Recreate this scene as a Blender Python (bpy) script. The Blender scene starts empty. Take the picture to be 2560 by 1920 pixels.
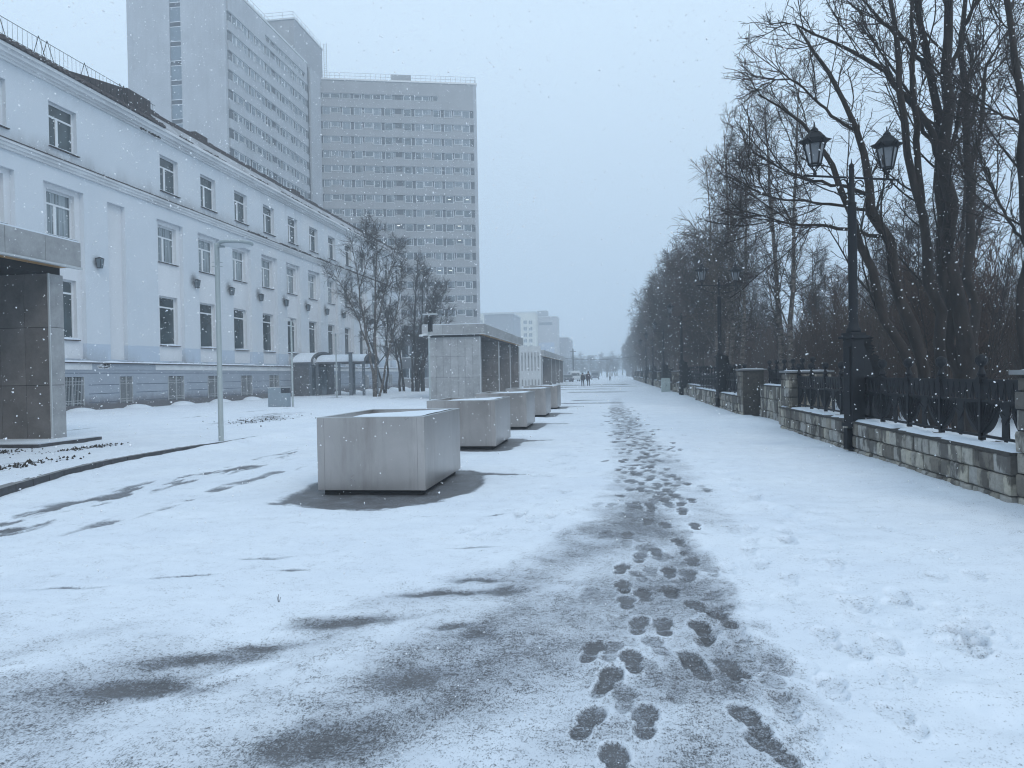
import bpy, math, random
import numpy as np
from mathutils import Matrix, Vector

SC = bpy.context.scene
COL = SC.collection
rad = math.radians

# ------------------------------------------------------------------ camera
F_PX, CX, CY, EYE = 1850.0, 1280.0, 960.0, 1.6
def _cd(x, y):
    v = np.array([(x - CX) / F_PX, -(y - CY) / F_PX, -1.0]); return v / np.linalg.norm(v)
_Y = _cd(1532, 932); _P = _cd(2532, 914)
_Z = np.cross(_P, _Y); _Z /= np.linalg.norm(_Z)
if _Z[1] < 0: _Z = -_Z
_X = np.cross(_Y, _Z)
ROT = np.array([_X, _Y, _Z])
cam_d = bpy.data.cameras.new('camera'); cam = bpy.data.objects.new('camera', cam_d); COL.objects.link(cam)
M = Matrix([list(ROT[i]) + [0] for i in range(3)] + [[0, 0, 0, 1]])
M.translation = (0, 0, EYE)
cam.matrix_world = M
cam_d.sensor_width = 36.0; cam_d.lens = F_PX / 2560 * 36.0
cam_d.clip_start = 0.05; cam_d.clip_end = 3000
SC.camera = cam

def ground_at(x, y, z=0.0):
    d = ROT @ _cd(x, y); t = (z - EYE) / d[2]; return np.array([d[0] * t, d[1] * t, z])
def at_depth(x, y, Y0):
    d = ROT @ _cd(x, y); t = Y0 / d[1]; return np.array([d[0] * t, Y0, EYE + d[2] * t])

# ------------------------------------------------------------------ world, sun, exposure
SUN_EL, SUN_AZ = 38.0, 150.0
w = bpy.data.worlds.new("World"); SC.world = w; w.use_nodes = True
nt = w.node_tree; nt.nodes.clear()
out = nt.nodes.new('ShaderNodeOutputWorld'); bg = nt.nodes.new('ShaderNodeBackground')
sky = nt.nodes.new('ShaderNodeTexSky'); sky.sky_type = 'NISHITA'; sky.sun_disc = False
sky.sun_elevation = rad(SUN_EL); sky.sun_rotation = rad(SUN_AZ); sky.dust_density = 4.0; sky.air_density = 1.0
mixc = nt.nodes.new('ShaderNodeMix'); mixc.data_type = 'RGBA'; mixc.inputs[0].default_value = 0.93
mixc.inputs[7].default_value = (7.35, 9.25, 11.1, 1)      # the cloud deck over the clear-sky light
nt.links.new(sky.outputs[0], mixc.inputs[6])
_tc = nt.nodes.new('ShaderNodeTexCoord'); _sp = nt.nodes.new('ShaderNodeSeparateXYZ'); _rp = nt.nodes.new('ShaderNodeValToRGB')   # overcast sky: brighter overhead than at the horizon
nt.links.new(_tc.outputs['Generated'], _sp.inputs[0]); nt.links.new(_sp.outputs[2], _rp.inputs[0])
_rp.color_ramp.elements[0].position = 0.0; _rp.color_ramp.elements[0].color = (.72, .73, .76, 1); _rp.color_ramp.elements[1].position = .42; _rp.color_ramp.elements[1].color = (1, 1, 1, 1)
_mu = nt.nodes.new('ShaderNodeMix'); _mu.data_type = 'RGBA'; _mu.blend_type = 'MULTIPLY'; _mu.inputs[0].default_value = 1.0
nt.links.new(mixc.outputs[2], _mu.inputs[6]); nt.links.new(_rp.outputs[0], _mu.inputs[7]); nt.links.new(_mu.outputs[2], bg.inputs[0])
bg.inputs[1].default_value = 0.105
nt.links.new(bg.outputs[0], out.inputs[0])
sd = bpy.data.lights.new('sun', 'SUN'); sd.energy = 0.8; sd.angle = rad(20); sd.color = (1.0, 0.96, 0.9)
sun = bpy.data.objects.new('sun', sd); COL.objects.link(sun)
az = rad(SUN_AZ)
sdir = Vector((math.sin(az) * math.cos(rad(SUN_EL)), math.cos(az) * math.cos(rad(SUN_EL)), math.sin(rad(SUN_EL))))
sun.rotation_euler = sdir.to_track_quat('Z', 'Y').to_euler()
SC.view_settings.view_transform = 'Standard'; SC.view_settings.look = 'None'
SC.view_settings.exposure = 0.0; SC.view_settings.gamma = 1.0; SC.view_settings.use_curve_mapping = False
cy = SC.cycles
cy.max_bounces = 6; cy.diffuse_bounces = 3; cy.glossy_bounces = 3; cy.transmission_bounces = 4
cy.volume_bounces = 2; cy.transparent_max_bounces = 8; cy.sample_clamp_indirect = 6.0
cy.use_denoising = True
cy.filter_width = 1.15; cy.use_adaptive_sampling = True; cy.adaptive_threshold = 0.006
cy.caustics_reflective = False; cy.caustics_refractive = False

# ------------------------------------------------------------------ tagging
def tag(o, label=None, cat=None, group=None, kind=None):
    if label: o['label'] = label
    if cat: o['category'] = cat
    if group: o['group'] = group
    if kind: o['kind'] = kind
    return o
def empty(name, loc, label, cat, group=None, rz=0.0):
    o = bpy.data.objects.new(name, None); COL.objects.link(o)
    o.location = loc; o.rotation_euler = (0, 0, rz); o.empty_display_size = 0.2
    return tag(o, label, cat, group)
def kids(o): return [c for c in bpy.data.objects if c.parent == o]
def copy_tree(o, loc=None, rz=None, label=None, parent=None, sc=None, kd=None):
    c = o.copy(); COL.objects.link(c); c.parent = parent
    if loc is not None: c.location = loc
    if rz is not None: c.rotation_euler = (0, 0, rz)
    if sc is not None: c.scale = (sc, sc, sc) if not hasattr(sc, '__len__') else sc
    if label: c['label'] = label
    for ch in list(o.children): copy_tree(ch, parent=c)
    return c

# ------------------------------------------------------------------ materials
def new_mat(name):
    m = bpy.data.materials.new(name); m.use_nodes = True
    nt = m.node_tree; b = nt.nodes['Principled BSDF']; return m, nt, b
def tex(nt, scale, detail=4, rough=.55, coord='Object', stretch=None, typ='ShaderNodeTexNoise', dist=0.0):
    tc = nt.nodes.new('ShaderNodeTexCoord'); mp = nt.nodes.new('ShaderNodeMapping'); n = nt.nodes.new(typ)
    if stretch: mp.inputs[3].default_value = stretch
    nt.links.new(tc.outputs[coord], mp.inputs[0]); nt.links.new(mp.outputs[0], n.inputs['Vector'])
    n.inputs['Scale'].default_value = scale
    if 'Detail' in n.inputs: n.inputs['Detail'].default_value = detail
    if 'Roughness' in n.inputs and typ == 'ShaderNodeTexNoise': n.inputs['Roughness'].default_value = rough
    if dist and 'Distortion' in n.inputs: n.inputs['Distortion'].default_value = dist
    return n
def ramp(nt, src, stops, interp='LINEAR'):
    r = nt.nodes.new('ShaderNodeValToRGB'); r.color_ramp.interpolation = interp
    e = r.color_ramp.elements
    while len(e) < len(stops): e.new(0.5)
    for i, (p, c) in enumerate(stops):
        e[i].position = p; e[i].color = (*c, 1) if hasattr(c, '__len__') else (c, c, c, 1)
    nt.links.new(src, r.inputs[0]); return r
def mixrgb(nt, a, b, f, mode='MIX'):
    m = nt.nodes.new('ShaderNodeMix'); m.data_type = 'RGBA'; m.blend_type = mode
    for s, v in ((6, a), (7, b), (0, f)):
        if hasattr(v, 'is_linked') or hasattr(v, 'links'): nt.links.new(v, m.inputs[s])
        elif s == 0: m.inputs[0].default_value = v
        else: m.inputs[s].default_value = (*v, 1)
    return m.outputs[2]
def math_n(nt, op, a, b=None, clamp=False):
    m = nt.nodes.new('ShaderNodeMath'); m.operation = op; m.use_clamp = clamp
    for i, v in enumerate((a, b)):
        if v is None: continue
        if hasattr(v, 'links'): nt.links.new(v, m.inputs[i])
        else: m.inputs[i].default_value = v
    return m.outputs[0]
def bump(nt, b, h, strength=.3, dist=.02):
    n = nt.nodes.new('ShaderNodeBump'); n.inputs['Strength'].default_value = strength; n.inputs['Distance'].default_value = dist
    nt.links.new(h, n.inputs['Height']); nt.links.new(n.outputs[0], b.inputs['Normal'])
def vary(name, c, amount=.12, scale=2.0, rough=.8, metal=0.0, bs=0.0, bscale=30, stretch=None, spec=.4):
    m, nt, b = new_mat(name)
    n = tex(nt, scale, 5, .6, stretch=stretch)
    lo = tuple(x * (1 - amount) for x in c); hi = tuple(min(1, x * (1 + amount)) for x in c)
    r = ramp(nt, n.outputs[0], [(.3, lo), (.7, hi)])
    nt.links.new(r.outputs[0], b.inputs['Base Color'])
    b.inputs['Roughness'].default_value = rough; b.inputs['Metallic'].default_value = metal
    b.inputs['Specular IOR Level'].default_value = spec
    if bs: bump(nt, b, tex(nt, bscale, 4).outputs[0], bs, .01)
    return m

def snow_mat(name='snow', stain=0.0):
    m, nt, b = new_mat(name)
    n = tex(nt, 1.3, 5); r = ramp(nt, n.outputs[0], [(.3, (.70, .76, .83)), (.7, (.77, .82, .88))])
    nt.links.new(r.outputs[0], b.inputs['Base Color']); b.inputs['Roughness'].default_value = .75
    b.inputs['Specular IOR Level'].default_value = .25
    bump(nt, b, tex(nt, 25, 6, .65).outputs[0], .25, .02)
    return m
SNOW = snow_mat()

def ground_mat():
    m, nt, b = new_mat('trodden_snow')
    at = nt.nodes.new('ShaderNodeAttribute'); at.attribute_name = 'cover'
    f1 = tex(nt, 120, 3, .7, stretch=(1, .6, 1)); f2 = tex(nt, 30, 7, .8); f3 = tex(nt, 4.5, 4, .6)
    s = math_n(nt, 'MULTIPLY', f1.outputs[0], 1.0)
    s2 = math_n(nt, 'MULTIPLY', f2.outputs[0], .9)
    s3 = math_n(nt, 'MULTIPLY', f3.outputs[0], .35)
    g = math_n(nt, 'ADD', math_n(nt, 'ADD', s, s2), s3)            # about 1.12 on average
    v = math_n(nt, 'ADD', math_n(nt, 'MULTIPLY', math_n(nt, 'SUBTRACT', g, 1.12), 2.8), at.outputs['Fac'])
    mk = ramp(nt, v, [(.12, 0.0), (.74, 1.0)])
    # brick paving beneath, wet
    br = tex(nt, 5.0, typ='ShaderNodeTexBrick'); br.inputs['Color1'].default_value = (.095, .095, .10, 1)
    br.inputs['Color2'].default_value = (.10, .10, .105, 1); br.inputs['Mortar'].default_value = (.045, .045, .05, 1)
    br.inputs['Mortar Size'].default_value = .012
    pav = mixrgb(nt, br.outputs[0], (.17, .17, .18), ramp(nt, tex(nt, 3, 5).outputs[0], [(.4, 0.0), (.75, .7)]).outputs[0])
    sn = ramp(nt, tex(nt, .8, 5).outputs[0], [(.3, (.72, .77, .84)), (.7, (.79, .835, .89))])
    # thin wet slush is greyer than dry snow
    slush = ramp(nt, at.outputs['Fac'], [(.35, (.50, .51, .53)), (.95, (1.0, 1.0, 1.0))])
    col = mixrgb(nt, pav, mixrgb(nt, sn.outputs[0], slush.outputs[0], 1.0, 'MULTIPLY'), mk.outputs[0])
    nt.links.new(col, b.inputs['Base Color'])
    rr = ramp(nt, mk.outputs[0], [(0, .42), (1, .8)])
    nt.links.new(rr.outputs[0], b.inputs['Roughness']); b.inputs['Specular IOR Level'].default_value = .3
    hh = math_n(nt, 'ADD', math_n(nt, 'MULTIPLY', mk.outputs[0], .35), math_n(nt, 'MULTIPLY', f2.outputs[0], .5))
    bump(nt, b, hh, .5, .018)
    return m
GROUND = ground_mat()

def stucco_mat():
    m, nt, b = new_mat('pale_blue_stucco')
    tc = nt.nodes.new('ShaderNodeTexCoord'); sp = nt.nodes.new('ShaderNodeSeparateXYZ')
    nt.links.new(tc.outputs['Object'], sp.inputs[0]); z = sp.outputs[2]; y = sp.outputs[1]
    def zr(st): return ramp(nt, math_n(nt, 'DIVIDE', z, 20.0), [(p / 20.0, c) for p, c in st], 'LINEAR').outputs[0]
    base = ramp(nt, tex(nt, .35, 5, .6).outputs[0], [(.3, (.58, .618, .66)), (.7, (.63, .662, .70))]).outputs[0]
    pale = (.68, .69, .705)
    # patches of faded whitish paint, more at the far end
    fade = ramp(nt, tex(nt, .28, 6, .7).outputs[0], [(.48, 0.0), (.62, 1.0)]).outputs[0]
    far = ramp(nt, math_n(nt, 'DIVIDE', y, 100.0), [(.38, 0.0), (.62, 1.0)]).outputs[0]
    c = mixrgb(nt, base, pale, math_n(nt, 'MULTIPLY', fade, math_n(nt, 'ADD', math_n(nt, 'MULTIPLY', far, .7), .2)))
    # bluer repaint at the foot
    zb = math_n(nt, 'ADD', z, math_n(nt, 'MULTIPLY', tex(nt, .15, 2).outputs[0], .25))
    band = math_n(nt, 'LESS_THAN', zb, 3.62)
    c = mixrgb(nt, c, (.46, .53, .62), math_n(nt, 'MULTIPLY', band, .85))
    # dirt: above the belt course, above the plinth and under the eaves gutter leaks
    dirt = math_n(nt, 'MULTIPLY', zr([(0, 0.0), (2.5, 0.0), (2.6, .75), (3.1, .12), (3.4, .03), (11.7, .0), (11.85, .85), (12.5, .12), (13.2, .0), (20, .0)]) if False else 1.0, 1.0)
    z1 = ramp(nt, math_n(nt, 'DIVIDE', math_n(nt, 'SUBTRACT', z, 11.8), 1.0), [(0.0, 1.0), (.9, 0.0)]).outputs[0]
    z1 = math_n(nt, 'MULTIPLY', z1, math_n(nt, 'GREATER_THAN', z, 11.7))
    z2 = ramp(nt, math_n(nt, 'DIVIDE', math_n(nt, 'SUBTRACT', z, 2.55), .9), [(0.0, 1.0), (.9, 0.0)]).outputs[0]
    z2 = math_n(nt, 'MULTIPLY', z2, math_n(nt, 'LESS_THAN', z, 3.6))
    z3 = ramp(nt, math_n(nt, 'DIVIDE', math_n(nt, 'SUBTRACT', z, 14.2), 1.0), [(0.0, 0.0), (.9, .8)]).outputs[0]
    dn = ramp(nt, tex(nt, .6, 6, .75, stretch=(1, 1, .35)).outputs[0], [(.42, 0.0), (.70, 1.0)]).outputs[0]
    d = math_n(nt, 'MULTIPLY', math_n(nt, 'MAXIMUM', math_n(nt, 'MAXIMUM', z1, z2), math_n(nt, 'MULTIPLY', z3, .4)), dn, True)
    c = mixrgb(nt, c, (.20, .19, .18), math_n(nt, 'MULTIPLY', d, .75))
    # vertical run-off streaks
    st = ramp(nt, tex(nt, 1.6, 6, .7, stretch=(1, 1, .05)).outputs[0], [(.55, 0.0), (.75, 1.0)]).outputs[0]
    c = mixrgb(nt, c, (.36, .37, .39), math_n(nt, 'MULTIPLY', st, math_n(nt, 'ADD', math_n(nt, 'MULTIPLY', far, .45), .12)))
    nt.links.new(c, b.inputs['Base Color']); b.inputs['Roughness'].default_value = .9
    bump(nt, b, tex(nt, 9, 6, .7).outputs[0], .25, .02)
    return m
STUCCO = stucco_mat()
RECESS = vary('pale_grey_paint', (.68, .69, .71), .07, .5, .9, bs=.15, bscale=8, stretch=(1, 1, .3))
def plinth_mat():
    m, nt, b = new_mat('blue_grey_plinth')
    tc = nt.nodes.new('ShaderNodeTexCoord'); sp = nt.nodes.new('ShaderNodeSeparateXYZ'); nt.links.new(tc.outputs['Object'], sp.inputs[0])
    c = ramp(nt, tex(nt, .7, 6, .7).outputs[0], [(.3, (.285, .32, .37)), (.7, (.36, .395, .445))]).outputs[0]
    low = ramp(nt, math_n(nt, 'ADD', sp.outputs[2], math_n(nt, 'MULTIPLY', tex(nt, 2.5, 6, .8).outputs[0], -.8)), [(0.1, .9), (.55, 0.0)]).outputs[0]
    c = mixrgb(nt, c, (.12, .11, .11), low)
    nt.links.new(c, b.inputs['Base Color']); b.inputs['Roughness'].default_value = .9
    bump(nt, b, tex(nt, 7, 6, .7).outputs[0], .3, .02); return m
PLINTH = plinth_mat()
WHITE_TRIM = vary('dirty_white_trim', (.66, .67, .68), .16, .9, .85, bs=.2, bscale=6, stretch=(1, .4, 1))
FASCIA = vary('chipped_fascia', (.66, .67, .68), .1, 1.5, .85)
DEBRIS = vary('dead_moss', (.07, .06, .055), .5, 9, .95, bs=.8, bscale=20)
FRAME = vary('white_window_frame', (.74, .76, .78), .05, 3, .45)
def glass_mat(name, c, curtain=None, rough=.12):
    m, nt, b = new_mat(name)
    if curtain:
        wv = tex(nt, 1.0, typ='ShaderNodeTexNoise', detail=2, stretch=(1, 9, .25)); 
        r = ramp(nt, wv.outputs[0], [(.35, c), (.6, curtain)])
        nt.links.new(r.outputs[0], b.inputs['Base Color'])
    else:
        r = ramp(nt, tex(nt, .9, 3).outputs[0], [(.35, tuple(x * .6 for x in c)), (.7, tuple(x * 1.5 for x in c))])
        nt.links.new(r.outputs[0], b.inputs['Base Color'])
    b.inputs['Roughness'].default_value = rough; b.inputs['Specular IOR Level'].default_value = .6
    return m
GLASS = glass_mat('dark_window_glass', (.035, .05, .055))
GLASS_C = glass_mat('curtained_glass', (.06, .08, .09), (.30, .34, .36))
GLASS_T = glass_mat('tower_glass_pale', (.12, .15, .18), (.19, .225, .26))
GLASS_M = glass_mat('tower_glass_mid', (.085, .11, .13))
GLASS_D = glass_mat('tower_glass_dark', (.03, .035, .045))
ROOF = vary('dark_brown_sheet', (.055, .042, .04), .3, 3, .8)
def facade_mat(name, c):
    m, nt, b = new_mat(name)
    n = tex(nt, .25, 6, .7); r = ramp(nt, n.outputs[0], [(.3, tuple(x * .86 for x in c)), (.7, tuple(x * 1.1 for x in c))])
    n2 = tex(nt, 1.5, 6, .8, stretch=(1, 1, .06)); r2 = ramp(nt, n2.outputs[0], [(.45, 0.0), (.75, .45)])
    cc = mixrgb(nt, r.outputs[0], tuple(x * .62 for x in c), r2.outputs[0])
    nt.links.new(cc, b.inputs['Base Color']); b.inputs['Roughness'].default_value = .9; return m
TOWER = facade_mat('grey_tower_render', (.30, .31, .33))
TOWER_L = facade_mat('pale_tower_render', (.39, .405, .43))
TOWER_TAN = facade_mat('worn_tower_render', (.31, .315, .325))
STEEL_ = vary('galvanised_rail', (.35, .36, .37), .1, 3, .5, .5)
def tile_mat(name, c):
    m, nt, b = new_mat(name)
    n = tex(nt, 1.6, 7, .75); r = ramp(nt, n.outputs[0], [(.3, tuple(x * .72 for x in c)), (.7, tuple(x * 1.28 for x in c))])
    at = nt.nodes.new('ShaderNodeAttribute'); at.attribute_name = 'tint'
    k = ramp(nt, at.outputs['Fac'], [(0, .86), (1, 1.12)])
    cc = mixrgb(nt, r.outputs[0], k.outputs[0], 1.0, 'MULTIPLY')
    nt.links.new(cc, b.inputs['Base Color']); b.inputs['Roughness'].default_value = .55; return m
TILE = tile_mat('grey_stoneware_tile', (.33, .335, .34))
TILE_D = tile_mat('dark_stoneware_tile', (.175, .165, .16))
BLACK = vary('black_joint', (.02, .02, .022), .2, 3, .7)
WOOD = vary('warm_wood_soffit', (.42, .25, .11), .25, 3, .6, stretch=(8, 1, 1))
LIGHTTRIM = vary('pale_metal_trim', (.55, .57, .58), .06, 3, .45, .3)
def steel_mat():
    m, nt, b = new_mat('brushed_stainless')
    n = tex(nt, 1.1, 6, .6, dist=.6); r = ramp(nt, n.outputs[0], [(.3, (.35, .325, .31)), (.7, (.485, .45, .43))])
    n2 = tex(nt, 2.2, 6, .75, stretch=(1, 1, .12)); r2 = ramp(nt, n2.outputs[0], [(.50, 0.0), (.72, .6)])
    c = mixrgb(nt, r.outputs[0], (.25, .22, .20), r2.outputs[0])
    nt.links.new(c, b.inputs['Base Color'])
    rr = ramp(nt, n.outputs[0], [(.3, .26), (.7, .38)]); nt.links.new(rr.outputs[0], b.inputs['Roughness'])
    b.inputs['Metallic'].default_value = .88
    bump(nt, b, tex(nt, .8, 3).outputs[0], .25, .04); return m
STEEL = steel_mat()
IRON = vary('black_painted_iron', (.005, .006, .009), .3, 6, .6, .0, bs=.2, bscale=40, spec=.3)
POLE = vary('grey_green_pole', (.33, .375, .385), .05, 3, .45)
CAB = vary('grey_green_cabinet', (.40, .47, .46), .06, 3, .5)
CONC = vary('concrete_kerb', (.22, .225, .23), .15, 4, .85, bs=.4, bscale=25)
KERB_D = vary('dark_kerb_face', (.06, .06, .065), .3, 6, .7, bs=.4, bscale=25)  # darker tone than the kerb top, for its upright face
def lampglass():
    m, nt, b = new_mat('frosted_lamp_glass'); b.inputs['Base Color'].default_value = (.42, .44, .46, 1)
    n = tex(nt, 4, 3); r = ramp(nt, n.outputs[0], [(.3, (.17, .19, .21)), (.7, (.28, .30, .33))]); nt.links.new(r.outputs[0], b.inputs['Base Color'])
    b.inputs['Roughness'].default_value = .25; b.inputs['Transmission Weight'].default_value = .55; return m
LAMPG = lampglass()
def stone_mat():
    m, nt, b = new_mat('rough_limestone')
    at = nt.nodes.new('ShaderNodeAttribute'); at.attribute_name = 'tint'
    c = ramp(nt, at.outputs['Fac'], [(0, (.17, .15, .125)), (.35, (.33, .30, .25)), (.7, (.40, .385, .36)), (1, (.48, .44, .36))]).outputs[0]
    n = ramp(nt, tex(nt, 14, 6, .7).outputs[0], [(.3, .7), (.7, 1.15)]).outputs[0]
    c = mixrgb(nt, c, n, 1.0, 'MULTIPLY')
    tc = nt.nodes.new('ShaderNodeTexCoord'); sp = nt.nodes.new('ShaderNodeSeparateXYZ'); nt.links.new(tc.outputs['Object'], sp.inputs[0])
    wet = ramp(nt, math_n(nt, 'ADD', tex(nt, 2.6, 5, .6, stretch=(1, 1, .45)).outputs[0], math_n(nt, 'MULTIPLY', sp.outputs[2], .10)), [(.53, 0.0), (.585, 1.0)]).outputs[0]
    c = mixrgb(nt, c, (.06, .052, .045), math_n(nt, 'MULTIPLY', wet, .8))
    nt.links.new(c, b.inputs['Base Color']); b.inputs['Roughness'].default_value = .85
    bump(nt, b, tex(nt, 10, 7, .7).outputs[0], .7, .03); return m
STONE = stone_mat()
MORTAR = vary('dark_mortar', (.055, .05, .045), .3, 9, .95, bs=.5, bscale=30)
BARK = vary('dark_bark', (.026, .020, .017), .55, 5, .95, bs=1.0, bscale=22, stretch=(1, 1, .3))
BARK_G = vary('grey_brown_bark', (.06, .048, .04), .4, 5, .95, bs=.8, bscale=18, stretch=(1, 1, .3))
def birch():
    m, nt, b = new_mat('birch_bark')
    n = tex(nt, 5, 6, .7, stretch=(1, 1, 2.5)); r = ramp(nt, n.outputs[0], [(.42, (.035, .028, .024)), (.55, (.13, .11, .095)), (.8, (.24, .21, .185))])
    nt.links.new(r.outputs[0], b.inputs['Base Color']); b.inputs['Roughness'].default_value = .85; return m
BIRCH = birch()
TWIG = vary('dark_twig', (.034, .025, .021), .35, 4, .9)
TWIG_B = vary('brown_twig', (.075, .047, .035), .35, 3, .9)
TWIG_G = vary('pale_brown_twig', (.085, .065, .052), .3, 3, .9)
SOIL = vary('dark_soil', (.04, .035, .03), .4, 9, .95)

# ------------------------------------------------------------------ mesh builder
class MB:
    def __init__(s): s.v = []; s.f = []; s.m = []; s.t = []; s.T = None; s.tint = .5
    def add(s, vs, fs, m=0):
        b = len(s.v)
        for p in vs: s.v.append(tuple(s.T(*p)) if s.T else tuple(p))
        for f in fs: s.f.append([b + i for i in f]); s.m.append(m); s.t.append(s.tint)
    def box(s, x0, x1, y0, y1, z0, z1, m=0):
        s.add([(x0, y0, z0), (x1, y0, z0), (x1, y1, z0), (x0, y1, z0), (x0, y0, z1), (x1, y0, z1), (x1, y1, z1), (x0, y1, z1)],
              [(0, 3, 2, 1), (4, 5, 6, 7), (0, 1, 5, 4), (1, 2, 6, 5), (2, 3, 7, 6), (3, 0, 4, 7)], m)
    def quad(s, a, b, c, d, m=0): s.add([a, b, c, d], [(0, 1, 2, 3)], m)
    def tube(s, pts, r, n=8, m=0, cap=True):
        P = [Vector(p) for p in pts]; R = r if hasattr(r, '__len__') else [r] * len(P)
        vs = []; fs = []
        up = Vector((0, 0, 1)) if abs((P[-1] - P[0]).normalized().z) < .9 else Vector((1, 0, 0))
        for i, p in enumerate(P):
            t = (P[min(i + 1, len(P) - 1)] - P[max(i - 1, 0)]).normalized()
            a = t.cross(up).normalized(); b = t.cross(a)
            for k in range(n):
                q = 2 * math.pi * k / n; vs.append(p + (a * math.cos(q) + b * math.sin(q)) * R[i])
        for i in range(len(P) - 1):
            for k in range(n):
                k2 = (k + 1) % n; fs.append((i * n + k, i * n + k2, (i + 1) * n + k2, (i + 1) * n + k))
        if cap: fs.append(tuple(range(n - 1, -1, -1))); fs.append(tuple((len(P) - 1) * n + k for k in range(n)))
        s.add(vs, fs, m)
    def lathe(s, prof, c=(0, 0, 0), n=16, m=0):
        vs = []; fs = []
        for r, z in prof:
            for k in range(n):
                q = 2 * math.pi * k / n; vs.append((c[0] + r * math.cos(q), c[1] + r * math.sin(q), c[2] + z))
        for i in range(len(prof) - 1):
            for k in range(n):
                k2 = (k + 1) % n; fs.append((i * n + k, i * n + k2, (i + 1) * n + k2, (i + 1) * n + k))
        fs.append(tuple(range(n - 1, -1, -1))); fs.append(tuple((len(prof) - 1) * n + k for k in range(n)))
        s.add(vs, fs, m)
    def prism(s, outline, d0, d1, axis='x', m=0):
        n = len(outline)
        def P(a, b, d): return (d, a, b) if axis == 'x' else ((a, d, b) if axis == 'y' else (a, b, d))
        vs = [P(a, b, d0) for a, b in outline] + [P(a, b, d1) for a, b in outline]
        fs = [tuple(range(n))[::-1], tuple(range(n, 2 * n))] + [(i, (i + 1) % n, n + (i + 1) % n, n + i) for i in range(n)]
        s.add(vs, fs, m)
    def build(s, name, mats, parent=None, smooth=False, bevel=0.0, loc=None, tint=False):
        me = bpy.data.meshes.new(name); me.from_pydata(s.v, [], s.f); me.update()
        mats = mats if isinstance(mats, (list, tuple)) else [mats]
        for m in mats: me.materials.append(m)
        me.polygons.foreach_set('material_index', s.m)
        if smooth: me.polygons.foreach_set('use_smooth', [True] * len(s.f))
        if tint:
            a = me.attributes.new('tint', 'FLOAT', 'FACE'); a.data.foreach_set('value', s.t)
        import bmesh
        bm = bmesh.new(); bm.from_mesh(me); bmesh.ops.recalc_face_normals(bm, faces=bm.faces); bm.to_mesh(me); bm.free()
        o = bpy.data.objects.new(name, me); COL.objects.link(o); o.parent = parent
        if loc: o.location = loc
        if bevel:
            b = o.modifiers.new('bevel', 'BEVEL'); b.width = bevel; b.segments = 2; b.limit_method = 'ANGLE'
        return o
def np_mesh(name, V, Fq, mats, parent=None, smooth=False, attrs=None):
    V = np.asarray(V, np.float32); Fq = np.asarray(Fq, np.int32)
    me = bpy.data.meshes.new(name); k = Fq.shape[1]
    me.vertices.add(len(V)); me.vertices.foreach_set('co', V.ravel())
    me.loops.add(Fq.size); me.loops.foreach_set('vertex_index', Fq.ravel())
    me.polygons.add(len(Fq)); me.polygons.foreach_set('loop_start', np.arange(len(Fq), dtype=np.int32) * k)
    me.polygons.foreach_set('loop_total', np.full(len(Fq), k, np.int32))
    if smooth: me.polygons.foreach_set('use_smooth', np.ones(len(Fq), bool))
    me.update(calc_edges=True)
    for m in (mats if isinstance(mats, (list, tuple)) else [mats]): me.materials.append(m)
    for an, av in (attrs or {}).items():
        a = me.attributes.new(an, 'FLOAT', 'POINT'); a.data.foreach_set('value', np.asarray(av, np.float32))
    o = bpy.data.objects.new(name, me); COL.objects.link(o); o.parent = parent
    return o

# ------------------------------------------------------------------ value noise
def vnoise(x, y, s, seed=0):
    x = x / s; y = y / s
    xi = np.floor(x).astype(np.int64); yi = np.floor(y).astype(np.int64); fx = x - xi; fy = y - yi
    fx = fx * fx * (3 - 2 * fx); fy = fy * fy * (3 - 2 * fy)
    def h(a, b):
        n = (a * 374761393 + b * 668265263 + seed * 974634777) & 0xffffffff
        n = ((n ^ (n >> 13)) * 1274126177) & 0xffffffff; n = n ^ (n >> 16)
        return (n & 0xffff) / 65535.0
    return (h(xi, yi) * (1 - fx) + h(xi + 1, yi) * fx) * (1 - fy) + (h(xi, yi + 1) * (1 - fx) + h(xi + 1, yi + 1) * fx) * fy
def fbm(x, y, s, seed=0, o=4):
    r = 0; a = 1; t = 0
    for i in range(o): r = r + a * vnoise(x, y, s, seed + i * 17); t += a; a *= .55; s *= .5
    return r / t
def sstep(a, b, x):
    t = np.clip((x - a) / (b - a), 0, 1); return t * t * (3 - 2 * t)

# ------------------------------------------------------------------ ground
KERB = [(-4, -6.9), (3, -7.2), (6, -7.6), (9.05, -8.32), (9.7, -8.54), (11, -8.93), (12.2, -9.17), (13.2, -9.22), (14.6, -9.16), (16.4, -9.0),
        (18.8, -8.9), (21, -8.7), (28, -8.65), (34.5, -8.75), (35.2, -9.6)]
KY = np.array([k[0] for k in KERB]); KX = np.array([k[1] for k in KERB])
PLANT_Y = [9.6, 15.6, 21.35, 27.5, 33.3]; PX0, PX1, PD = -4.0, -2.5, 2.3

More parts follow.
